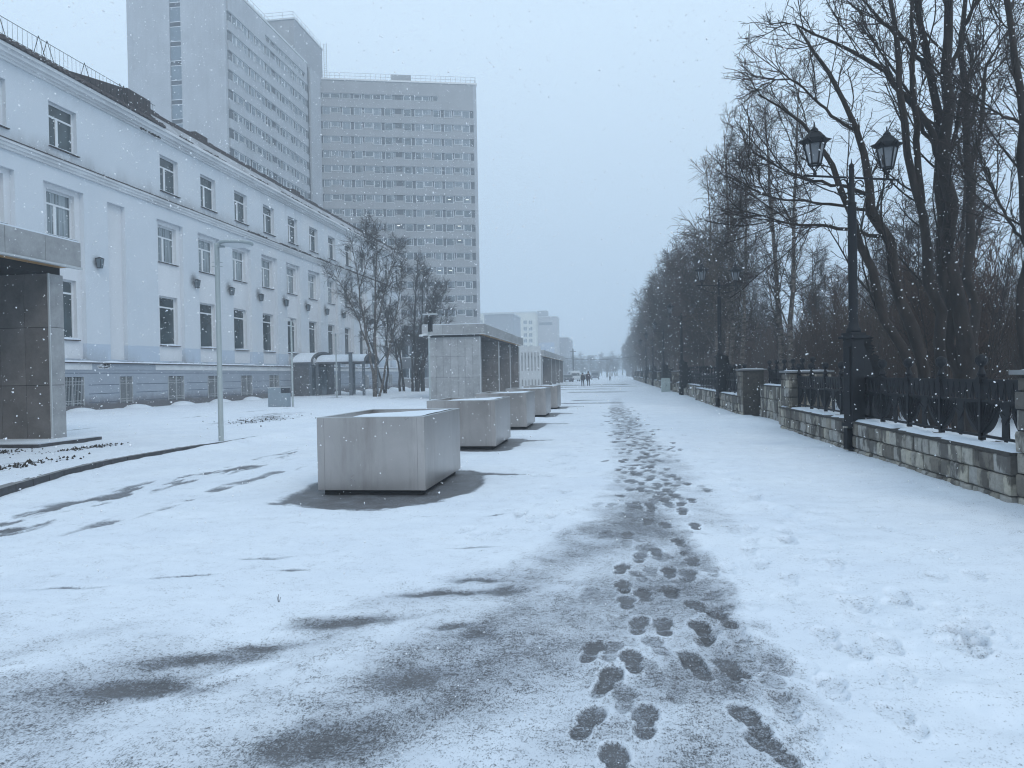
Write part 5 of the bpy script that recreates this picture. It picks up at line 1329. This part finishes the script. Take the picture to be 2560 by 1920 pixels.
    mb = MB(); mb.lathe([(.14, 0), (.10, .05), (.02, .07)], (.43, -.05, 2.14), 9); mb.build('snow_top', SNOW, r, True)
grove()

def stems_birch(rng, n, H, spread, wob=.05):
    S = []; Rr = []
    for i in range(n):
        a = rng.uniform(0, 2 * np.pi); s = spread * rng.uniform(.3, 1) if n > 1 else 0
        h = H * rng.uniform(.82, 1.0) if i else H
        k = 7; z = np.linspace(0, h, k); t = z / h
        x = np.cos(a) * s * t ** 1.2 + np.cumsum(rng.normal(0, wob, k)) * (t > 0); y = np.sin(a) * s * t ** 1.2 + np.cumsum(rng.normal(0, wob, k)) * (t > 0)
        S.append(np.stack([x + .12 * np.cos(a) * (n > 1), y + .12 * np.sin(a) * (n > 1), z], -1)); b = .012 * H * (1 if n < 3 else .75); Rr.append([b, b * .72, b * .45, b * .12])
    return S, Rr
SP_BIRCH = [(20, .22, .98, 1.2, 3.6, 24, 48, 8, .10, .06, .42, .014), (9, .2, 1.0, .5, 1.4, 25, 60, 5, .16, .02, .5, .007), (8, .1, 1.0, .25, .75, 20, 60, 4, .18, -.16, .7, .0055)]
SP_FINE = [(22, .22, .98, 1.0, 3.2, 22, 46, 8, .10, .07, .42, .012), (11, .2, 1.0, .5, 1.3, 25, 60, 5, .16, .02, .5, .006), (9, .1, 1.0, .2, .6, 20, 60, 4, .18, -.16, .7, .0045)]
SP_FAR = [(16, .18, .98, 1.0, 3.8, 20, 50, 6, .10, .05, .4, .016), (9, .15, 1.0, .5, 1.7, 25, 60, 4, .16, .0, .5, .010), (7, .1, 1.0, .4, 1.1, 20, 55, 3, .18, -.20, .7, .0075)]
SP_SAP = [(11, .15, .98, .5, 1.7, 14, 38, 5, .10, .08, .5, .010), (6, .1, 1.0, .3, .8, 18, 50, 4, .14, .04, .6, .007)]
def plant(proto, loc, rz, sc, label, group):
    o = copy_tree(proto, loc, rz, label, sc=sc); o['group'] = group; return o
def trees():
    rng = np.random.default_rng(3)
    GR = 'bare trees in the park'
    # birches by the second lamp
    for (x, y, H, n, lb, sd) in ((6.9, 30.8, 13.0, 2, 'tall pale-barked birch between the second lamp and the leaning tree', 5), (5.7, 34.5, 12.4, 2, 'birch just behind the tall pale-barked birch, leaning left', 6)):
        r = empty('birch_tree', (x, y, 0), lb, 'tree', GR); s, ra = stems_birch(np.random.default_rng(sd), n, H, 1.1); build_tree(r, s, ra, SP_FINE, sd, BIRCH, TWIG, 12)
    # left side: twin-stem birch and the many-stemmed clump
    r = empty('birch_tree', (-17.4, 52.6, .15), 'twin-trunk birch with a round crown in front of the corner of the blue building', 'tree')
    s = [np.array([(0, 0, 0), (-.2, 0, 3), (-.7, 0, 5.5), (-1.0, 0, 8), (-1.3, .2, 10), (-1.6, 0, 11.6)]), np.array([(.05, 0, 0), (.1, 0, 3), (.2, .1, 5), (.1, .1, 8), (.5, 0, 10.5), (.3, 0, 12.9)]),
         np.array([(.35, 0, 0), (.9, .2, 2.6), (1.5, .3, 5), (2.0, .2, 7.5), (2.3, 0, 9.5)]), np.array([(-.2, 0, 3), (-1.2, 0, 6), (-2.3, 0, 8.2), (-3.0, 0, 9.2)]), np.array([(.2, .1, 5), (1.2, 0, 8.6), (1.9, 0, 11.2)]), np.array([(-1.0, 0, 8), (-.4, .2, 10), (-.3, .2, 12.2)])]
    build_tree(r, s, [[.16, .12, .09, .04, .015], [.18, .13, .10, .05, .015], [.12, .08, .05, .015], [.07, .05, .012], [.07, .05, .015], [.05, .03, .012]],
               [(20, .34, 1.0, .8, 2.5, 20, 58, 7, .14, .02, .40, .011), (9, .2, 1.0, .4, 1.3, 22, 55, 5, .16, .03, .5, .0075), (5, .1, 1.0, .3, .8, 18, 50, 4, .12, .0, .7, .0045)], 21, BIRCH, TWIG, 14)
    r = empty('bare_tree', (-18.9, 68.5, .12), 'many-stemmed dark tree clump with an upright crown, left of the middle kiosk', 'tree')
    S = []; ra = []; g2 = np.random.default_rng(9)
    for i in range(11):
        a = g2.uniform(-1, 1); h = 13.8 - abs(a - (-.0)) * 4.5 - g2.uniform(0, 1.5); x0 = a * 1.1 + g2.normal(0, .2); x1 = x0 + a * 2.6
        S.append(np.array([(x0, g2.normal(0, .4), 0), (x0 * 1.05, g2.normal(0, .4), h * .3), (x0 + (x1 - x0) * .5, g2.normal(0, .8), h * .65), (x1, g2.normal(0, 1), h)])); ra.append([.17, .11, .06, .015])
    build_tree(r, S, ra, [(15, .25, 1.0, .8, 2.6, 16, 48, 7, .12, .06, .42, .016), (9, .2, 1.0, .4, 1.4, 20, 52, 5, .14, .03, .5, .009), (5, .1, 1.0, .3, .9, 18, 50, 4, .12, .0, .7, .0055)], 22, BARK, TWIG, 12)
    r = empty('bare_tree', (-19.6, 62.0, .12), 'leaning low tree between the twin-trunk birch and the dark clump', 'tree')
    build_tree(r, [np.array([(0, 0, 0), (-.6, 0, 2.5), (-1.5, 0, 5.4), (-2.2, 0, 8.4)]), np.array([(.1, 0, 0), (.4, 0, 3), (.3, 0, 6), (1.0, 0, 10)]), np.array([(-.6, 0, 2.5), (.9, 0, 4.4), (2.2, 0, 5.4)])], [[.12, .08, .05, .012], [.13, .09, .05, .012], [.06, .04, .01]],
               [(14, .25, 1.0, .8, 2.4, 20, 55, 6, .14, .04, .42, .015), (8, .2, 1.0, .4, 1.2, 25, 60, 4, .2, .0, .5, .010), (6, .1, 1.0, .2, .5, 20, 60, 3, .2, -.05, .7, .009)], 23, BARK, TWIG, 12)
    # prototypes for the long rows
    protos = []
    for i, (H, n, sp, tw, bk) in enumerate(((11.5, 3, 1.6, TWIG, BARK_G), (12.5, 2, 1.3, TWIG, BARK_G), (11.0, 4, 2.0, TWIG_B, BARK_G), (12.0, 2, 1.2, TWIG_G, BIRCH))):
        r = empty('bare_tree', (0, 0, 0), '', 'tree', GR); s, ra_ = stems_birch(np.random.default_rng(40 + i), n, H, sp); build_tree(r, s, ra_, SP_FAR, 40 + i, bk, tw, 10); protos.append(r)
    saps = []
    for i, (H, n, sp, tw) in enumerate(((6.4, 9, 2.0, TWIG_B), (5.4, 11, 1.9, TWIG_B), (7.0, 8, 1.8, TWIG), (5.0, 12, 2.2, TWIG_G))):
        r = empty('sapling_clump', (0, 0, 0), '', 'bush', 'sapling clumps in the thicket'); g2 = np.random.default_rng(60 + i); s, ra_ = stems_birch(g2, n, H, sp, .07); ra_ = [[.032, .024, .015, .008]] * len(s); build_tree(r, s, ra_, SP_SAP, 60 + i, tw, tw, 8); saps.append(r)
    used = {}
    def put(pr, i, loc, rz, sc, label, group):
        if i not in used: used[i] = 1; o = pr; o.location = loc; o.rotation_euler = (0, 0, rz); o.scale = (sc,) * 3; o['label'] = label; o['group'] = group
        else: plant(pr, loc, rz, sc, label, group)
    y = 38.0; k = 0
    while y < 340:
        i = int(rng.integers(0, 4)); near = y < 70
        put(protos[i], i, (6.5 + rng.normal(0, .45), y, 0), rng.uniform(0, 6.28), rng.uniform(.86, 1.04) * (1.0 if y < 75 else 1.14), 'bare tree in the front row beside the promenade wall, thinning into haze', 'front row of park trees'); y += rng.uniform(3.6, 5.6) * (1 if y < 120 else 1.5); k += 1
    y = 24.0
    while y < 230:
        i = int(rng.integers(0, 4)); put(protos[i], i, (12.2 + rng.normal(0, 1.1), y, 0), rng.uniform(0, 6.28), rng.uniform(.52, .78), 'bare tree standing deeper in the park behind the front row', 'second row of park trees'); y += rng.uniform(4.5, 7.5) * (1 if y < 100 else 1.6)
    y = 26.0
    while y < 150:
        i = int(rng.integers(0, 4)); put(protos[i], i, (20 + rng.normal(0, 3.0), y, 0), rng.uniform(0, 6.28), rng.uniform(.5, .72), 'bare tree far back in the park', 'rearmost park trees'); y += rng.uniform(5, 9)
    for (x, y_) in ((31, 38), (38, 47), (27, 31), (45, 60), (33, 55)):
        i = int(rng.integers(0, 4)); put(protos[i], i, (x, y_, 0), rng.uniform(0, 6.28), rng.uniform(.5, .7), 'bare tree far back in the park', 'rearmost park trees')
    n = 0
    for k in range(150):
        y = rng.uniform(19.5, 95) if k > 60 else rng.uniform(19, 42); x = rng.uniform(6.9 if y > 44 else 8.2, 9 + y * .55)
        j = 10 + int(rng.integers(0, 4)); put(saps[j - 10], j, (x, y, 0), rng.uniform(0, 6.28), rng.uniform(.6, .95), 'slender brown sapling clump in the thicket behind the fence', 'sapling clumps in the thicket')
    # trees closing the far end of the street
    names = ['hazy round far tree left of the shorter walker', 'hazy far tree just above the two walkers', 'hazy far tree right of the two walkers', 'hazy far tree nearest the white-jacketed walker', 'hazy far tree at the very end of the street', 'hazy far tree beside the utility pole',
             'hazy far tree next left of the utility pole', 'palest far tree beyond the walkers']
    for k, (px, Y0, sc) in enumerate(((1455, 300, .62), (1474, 320, .70), (1498, 340, .62), (1517, 260, .55), (1538, 330, .75), (1432, 310, .68), (1412, 290, .62), (1484, 380, .85))):
        p = at_depth(px, 930, Y0); plant(protos[k % 4], (p[0], Y0, 0), k * 1.3, (sc * 2.0, sc * 2.0, sc * 1.0), names[k], 'far trees at the end of the street')
    for k in range(16):
        px = 1405 + 12.5 * k; Y0 = 360 + (k * 37) % 50; p = at_depth(px, 930, Y0)
        plant(protos[(k + 1) % 4], (p[0], Y0, 0), k * 2.1, (1.7, 1.7, .75 + .3 * ((k * 5) % 7) / 7), 'faint tree in the pale tree line closing off the street end', 'tree line closing the street')
    # dense brush between the trunks
    g3 = np.random.default_rng(77); N = 52000
    y = 21 + 110 * g3.random(N) ** 1.25; x = 6.6 + g3.random(N) ** 1.1 * (10 + y * .62); x = np.where((y < 43) & (x < 8), x + 2, x)
    h = g3.uniform(.4, 1.6, N) * (.6 + y / 90); z0 = g3.uniform(0, 1, N) ** 1.2 * (2.6 + .9 * vnoise(x, y, 4, 3) + .008 * y) 
    d = unit(np.stack([g3.normal(0, .35, N), g3.normal(0, .35, N), np.ones(N)], -1)); b = np.stack([x, y, z0], -1); mid = b + d * (h * .5)[:, None] + g3.normal(0, .05, (N, 3)); tip = mid + unit(d + g3.normal(0, .25, (N, 3))) * (h * .5)[:, None]
    r0 = .006 + .00016 * y
    V, Fq = tubes(np.stack([b, mid, tip], 1), np.stack([r0, r0 * .8, r0 * .4], 1), 3)
    tag(np_mesh('brushwood', V, Fq, TWIG_B), 'tangle of brown brushwood filling the park under the trees', 'brushwood', kind='stuff')
    # a stray plant shoot in the snow and the twiggy litter at the fence foot
    mb = MB(); q = ground_at(697, 1512)
    for dx, dz in ((-.012, .06), (.0, .075), (.014, .055)): mb.tube([(q[0], q[1], 0), (q[0] + dx, q[1], dz)], .0018, 4)
    tag(mb.build('plant_shoot', TWIG), 'tiny dry sprig sticking out of the snow in the foreground', 'plant')
trees()

# ------------------------------------------------------------------ people far along the street
def person(loc, h, face, label, jacket, trousers, cap, stride=.18, bag=False, lean=0.0):
    root = empty('person', loc, label, 'person', rz=face)
    k = h / 1.75
    J = {'pel': (0, 0, .95), 'wa': (0, 0, 1.08), 'ch': (0, .02, 1.30), 'nk': (0, .02, 1.47), 'h0': (0, .03, 1.54), 'h1': (0, .045, 1.63), 'h2': (0, .03, 1.71),
         'hl': (-.10, 0, .90), 'kl': (-.11, stride * .6, .50), 'al': (-.11, stride * .55, .09), 'tl': (-.12, stride * .55 + .16, .04),
         'hr': (.10, 0, .90), 'kr': (.11, -stride * .2, .50), 'ar': (.11, -stride * .9, .12), 'tr': (.12, -stride * .9 + .15, .04),
         'sl': (-.17, .0, 1.42), 'el': (-.25, -.06, 1.14), 'wl': (-.22, .10, .92), 'fl': (-.21, .15, .83), 'sr': (.17, .0, 1.42), 'er': (.25, -.04, 1.14), 'wr': (.23, .06, .90), 'fr': (.22, .09, .81)}
    RAD = {'pel': (.17, .13), 'wa': (.165, .125), 'ch': (.19, .14), 'nk': (.065, .065), 'h0': (.075, .08), 'h1': (.085, .10), 'h2': (.06, .07), 'hl': (.105, .11), 'kl': (.07, .075), 'al': (.05, .055), 'tl': (.045, .04), 'hr': (.105, .11), 'kr': (.07, .075), 'ar': (.05, .055), 'tr': (.045, .04),
           'sl': (.075, .08), 'el': (.06, .06), 'wl': (.042, .045), 'fl': (.04, .035), 'sr': (.075, .08), 'er': (.06, .06), 'wr': (.042, .045), 'fr': (.04, .035)}
    E_ = [('pel', 'wa'), ('wa', 'ch'), ('ch', 'nk'), ('nk', 'h0'), ('h0', 'h1'), ('h1', 'h2'), ('pel', 'hl'), ('hl', 'kl'), ('kl', 'al'), ('al', 'tl'), ('pel', 'hr'), ('hr', 'kr'), ('kr', 'ar'), ('ar', 'tr'), ('ch', 'sl'), ('sl', 'el'), ('el', 'wl'), ('wl', 'fl'), ('ch', 'sr'), ('sr', 'er'), ('er', 'wr'), ('wr', 'fr')]
    names = list(J); me = bpy.data.meshes.new('body'); me.from_pydata([tuple(c * k for c in J[n]) for n in names], [(names.index(a), names.index(b)) for a, b in E_], [])
    o = bpy.data.objects.new('body', me); COL.objects.link(o)
    md = o.modifiers.new('skin', 'SKIN'); md.use_smooth_shade = True
    for i, n in enumerate(names): me.skin_vertices[0].data[i].radius = (RAD[n][0] * k, RAD[n][1] * k); me.skin_vertices[0].data[i].use_root = (n == 'pel')
    s = o.modifiers.new('sub', 'SUBSURF'); s.levels = 1; s.render_levels = 1
    dg = bpy.context.evaluated_depsgraph_get(); dg.update(); m2 = bpy.data.meshes.new_from_object(o.evaluated_get(dg)); bpy.data.objects.remove(o)
    b = bpy.data.objects.new('body', m2); COL.objects.link(b); b.parent = root
    skin = vary('skin', (.42, .28, .22), .05, 5, .6); m2.materials.clear()
    for m in (skin, jacket, trousers, IRON): m2.materials.append(m)
    for p in m2.polygons:
        z = p.center.z / k; p.use_smooth = True
        p.material_index = 0 if z > 1.50 or (z < .88 and abs(p.center.x) > .185 * k) else (1 if z > .86 else (3 if z < .10 else 2))
    mb = MB(); mb.lathe([(.100, 1.60), (.108, 1.66), (.10, 1.72), (.07, 1.765), (.015, 1.785)], (0, .025, 0), 12)
    c = mb.build('hat', cap, root, True); c.scale = (k, k, k)
    mb = MB(); mb.lathe([(.215, .82), (.21, .95), (.185, 1.12), (.205, 1.30), (.185, 1.42), (.09, 1.50)], (0, .01, 0), 14); c = mb.build('coat', jacket, root, True); c.scale = (k, k * .72, k)
    if bag:
        mb = MB(); mb.box(.26, .42, -.10, .12, .62, .95); c = mb.build('bag', TILE_D, None, bevel=.02); c.name = 'shoulder_bag'; c.location = loc; tag(c, 'dark bag carried at the side of the taller walker', 'bag')
    return root
DJ = vary('dark_coat', (.035, .035, .042), .2, 6, .85); PJ = vary('plum_coat', (.055, .035, .045), .2, 6, .85); DT = vary('dark_trousers', (.03, .03, .035), .2, 6, .9); WJ = vary('white_coat', (.55, .58, .62), .1, 5, .8); DC = vary('dark_hat', (.03, .03, .035), .2, 8, .9)
person((-3.6, 89.5, .02), 1.62, 0.15, 'shorter person in a dark coat walking on the left of the pair', DJ, DT, DC, .20)
person((-2.98, 91.3, .02), 1.80, -.1, 'taller person in a dark plum coat walking on the right of the pair', PJ, DT, DC, .14)
person((-.55, 150, .02), 1.75, 0.0, 'distant lone person in a white jacket on the snowy promenade', WJ, DT, WJ, .16)

# ------------------------------------------------------------------ parked vehicles, far off
def vehicle(kind, loc, rz, label, paint):
    root = empty('parked_van' if kind == 'van' else 'parked_car', loc, label, 'van' if kind == 'van' else 'car', 'vehicles parked at the far end', rz)
    L, W_, H = (4.9, 1.9, 2.1) if kind == 'van' else (4.3, 1.75, 1.45)
    hl = L / 2
    if kind == 'van': pr = [(-hl, .35), (hl - .1, .35), (hl, .8), (hl - .15, 1.1), (hl - 1.1, H - .15), (hl - 1.4, H), (-hl + .1, H), (-hl, H - .2)]
    else: pr = [(-hl, .35), (hl, .35), (hl, .75), (hl - .9, .92), (hl - 1.6, H - .06), (hl - 2.0, H), (-hl + .9, H), (-hl + .25, .95), (-hl, .88)]
    mb = MB(); mb.prism(pr, -W_ / 2, W_ / 2, 'y'); mb.build('body', paint, root, bevel=.06)
    if kind == 'van': wp = [(hl - 1.2, 1.15), (-hl + .2, 1.15), (-hl + .2, H - .25), (hl - 1.5, H - .25)]
    else: wp = [(hl - 1.15, .95), (-hl + .45, .95), (-hl + .95, H - .10), (hl - 1.9, H - .10)]
    mb = MB(); mb.prism(wp, -W_ / 2 - .012, -W_ / 2 + .01, 'y'); mb.prism(wp, W_ / 2 - .01, W_ / 2 + .012, 'y'); mb.build('side_window', GLASS, root)
    mb = MB(); mr = MB()
    if kind == 'van': mb.quad((hl - .17, -.8, 1.12), (hl - .17, .8, 1.12), (hl - 1.07, .75, H - .2), (hl - 1.07, -.75, H - .2)); mr.quad((-hl - .01, -.75, 1.15), (-hl - .01, .75, 1.15), (-hl - .01, .75, H - .3), (-hl - .01, -.75, H - .3))
    else: mb.quad((hl - .93, -.72, .96), (hl - .93, .72, .96), (hl - 1.62, .66, H - .08), (hl - 1.62, -.66, H - .08)); mr.quad((-hl + .25, -.72, 1.0), (-hl + .25, .72, 1.0), (-hl + .87, .66, H - .06), (-hl + .87, -.66, H - .06))
    o = mb.build('windscreen', GLASS, root); o.location = (0, 0, .015); o = mr.build('rear_window', GLASS, root); o.location = (0, 0, .015)
    for sx in (-1, 1):
        for sy in (-1, 1):
            mb = MB(); mb.tube([(sx * (hl - .85), sy * (W_ / 2 - .2), .33), (sx * (hl - .85), sy * (W_ / 2 + .01), .33)], .33, 16, 0); mb.tube([(sx * (hl - .85), sy * (W_ / 2 + .0), .33), (sx * (hl - .85), sy * (W_ / 2 + .02), .33)], .2, 12, 1); mb.build('wheel', [BLACK, LIGHTTRIM], root)
    for sy in (-1, 1): mb = MB(); mb.box(hl - .06, hl + .02, sy * .6 - .14, sy * .6 + .14, .68, .82); mb.build('headlight', LIGHTTRIM, root)
    mb = MB(); mb.box(-hl + (.15 if kind == 'van' else 1.0), hl - (1.5 if kind == 'van' else 2.05), -W_ / 2 + .1, W_ / 2 - .1, H, H + .05); mb.build('roof_snow', SNOW, root)
def cars():
    wp = vary('white_car_paint', (.5, .52, .54), .05, 1, .35); gp = vary('grey_car_paint', (.12, .13, .15), .05, 1, .35); rp = vary('dark_car_paint', (.05, .05, .06), .05, 1, .35)
    X = lambda px, Y: at_depth(px, 940, Y)[0]
    vehicle('van', (X(1436, 150), 150, 0), rad(-80), 'white van parked sideways left of the two walkers in the haze', wp)
    vehicle('car', (X(1418, 142), 142, 0), rad(-75), 'dark car at the end of the far kiosk', rp)
    vehicle('car', (X(1458, 158), 158, 0), rad(-85), 'dark car behind the shorter walker', gp)
    vehicle('van', (X(1488, 185), 185, 0), rad(-90), 'hazy grey van right of the taller walker', gp)
    vehicle('car', (X(958, 90), 90, 0), rad(5), 'snow-covered grey car behind the low concrete wall, next to the twin-trunk birch', gp)
    vehicle('car', (X(1012, 91), 91, 0), rad(3), 'dark car behind the low concrete wall, by the stems of the dark clump', rp)
    # globe lamp near the parked cars
    root = empty('globe_lamp', (X(966, 80), 80, 0), 'small globe lamp on a thin post behind the leaning birch trunk', 'lamp')
    mb = MB(); mb.lathe([(.05, 0), (.035, 2.4)], (0, 0, 0), 8); mb.build('pole', POLE, root, True)
    mb = MB(); mb.lathe([(.02, -.22), (.14, -.18), (.21, -.06), (.22, .0), (.19, .11), (.11, .19), (.02, .22)], (0, 0, 2.6), 12); mb.build('globe', vary('opal_globe', (.7, .72, .74), .03, 2, .3), root, True)
cars()

# ------------------------------------------------------------------ falling snow
def snowfall():
    g = np.random.default_rng(123); N = 120000
    r = 1.6 + 62 * g.random(N) ** .62; a = g.uniform(-rad(58), rad(50), N); a0 = rad(-7.8)
    x = r * np.sin(a + a0); y = r * np.cos(a + a0); z = .05 + g.random(N) * (1.55 + .75 * r)
    s = g.lognormal(math.log(.0060), .5, N) * np.clip(.55 + r / 22, .6, 1.9); s = np.minimum(s, .0017 * r)
    oc = np.array([(1, 0, 0), (0, 1, 0), (-1, 0, 0), (0, -1, 0), (0, 0, .6), (0, 0, -.6)], float)
    of = np.array([(0, 1, 4), (1, 2, 4), (2, 3, 4), (3, 0, 4), (1, 0, 5), (2, 1, 5), (3, 2, 5), (0, 3, 5)])
    keep = ~((x < -24.6) & (y > 18)); x, y, z, s = x[keep], y[keep], z[keep], s[keep]; N = len(x)
    # a random turn for each flake
    q = g.normal(size=(N, 4)); q /= np.linalg.norm(q, axis=1, keepdims=True); w_, i, j, k = q.T
    Rm = np.stack([1 - 2 * (j * j + k * k), 2 * (i * j - k * w_), 2 * (i * k + j * w_), 2 * (i * j + k * w_), 1 - 2 * (i * i + k * k), 2 * (j * k - i * w_), 2 * (i * k - j * w_), 2 * (j * k + i * w_), 1 - 2 * (i * i + j * j)], -1).reshape(N, 3, 3)
    sh = oc[None] * g.uniform(.45, 1.35, (N, 6, 3)) * s[:, None, None]
    V = np.einsum('nij,nkj->nki', Rm, sh) + np.stack([x, y, z], -1)[:, None]
    Fq = (of[None] + (np.arange(N) * 6)[:, None, None]).reshape(-1, 3)
    m, nt, b = new_mat('snowflake'); b.inputs['Base Color'].default_value = (.92, .93, .95, 1); b.inputs['Roughness'].default_value = .6
    b.inputs['Subsurface Weight'].default_value = 0.0
    tag(np_mesh('falling_snow', V.reshape(-1, 3), Fq, m), 'snowflakes falling through the air all over the scene', 'snowfall', kind='stuff')
snowfall()

# ------------------------------------------------------------------ haze
def haze():
    mb = MB(); mb.box(-420, 420, -120, 640, -1.2, 76); o = mb.build('haze', BLACK); o.data.materials.clear()
    m = bpy.data.materials.new('snow_haze'); m.use_nodes = True; nt = m.node_tree; nt.nodes.clear()
    ou = nt.nodes.new('ShaderNodeOutputMaterial'); v = nt.nodes.new('ShaderNodeVolumePrincipled')
    v.inputs['Color'].default_value = (.80, .86, .91, 1); v.inputs['Density'].default_value = HAZE; v.inputs['Anisotropy'].default_value = .2
    nt.links.new(v.outputs[0], ou.inputs['Volume']); o.data.materials.append(m); tag(o, 'pale snowy haze filling the air', 'haze', kind='stuff')
HAZE = .0025
haze()
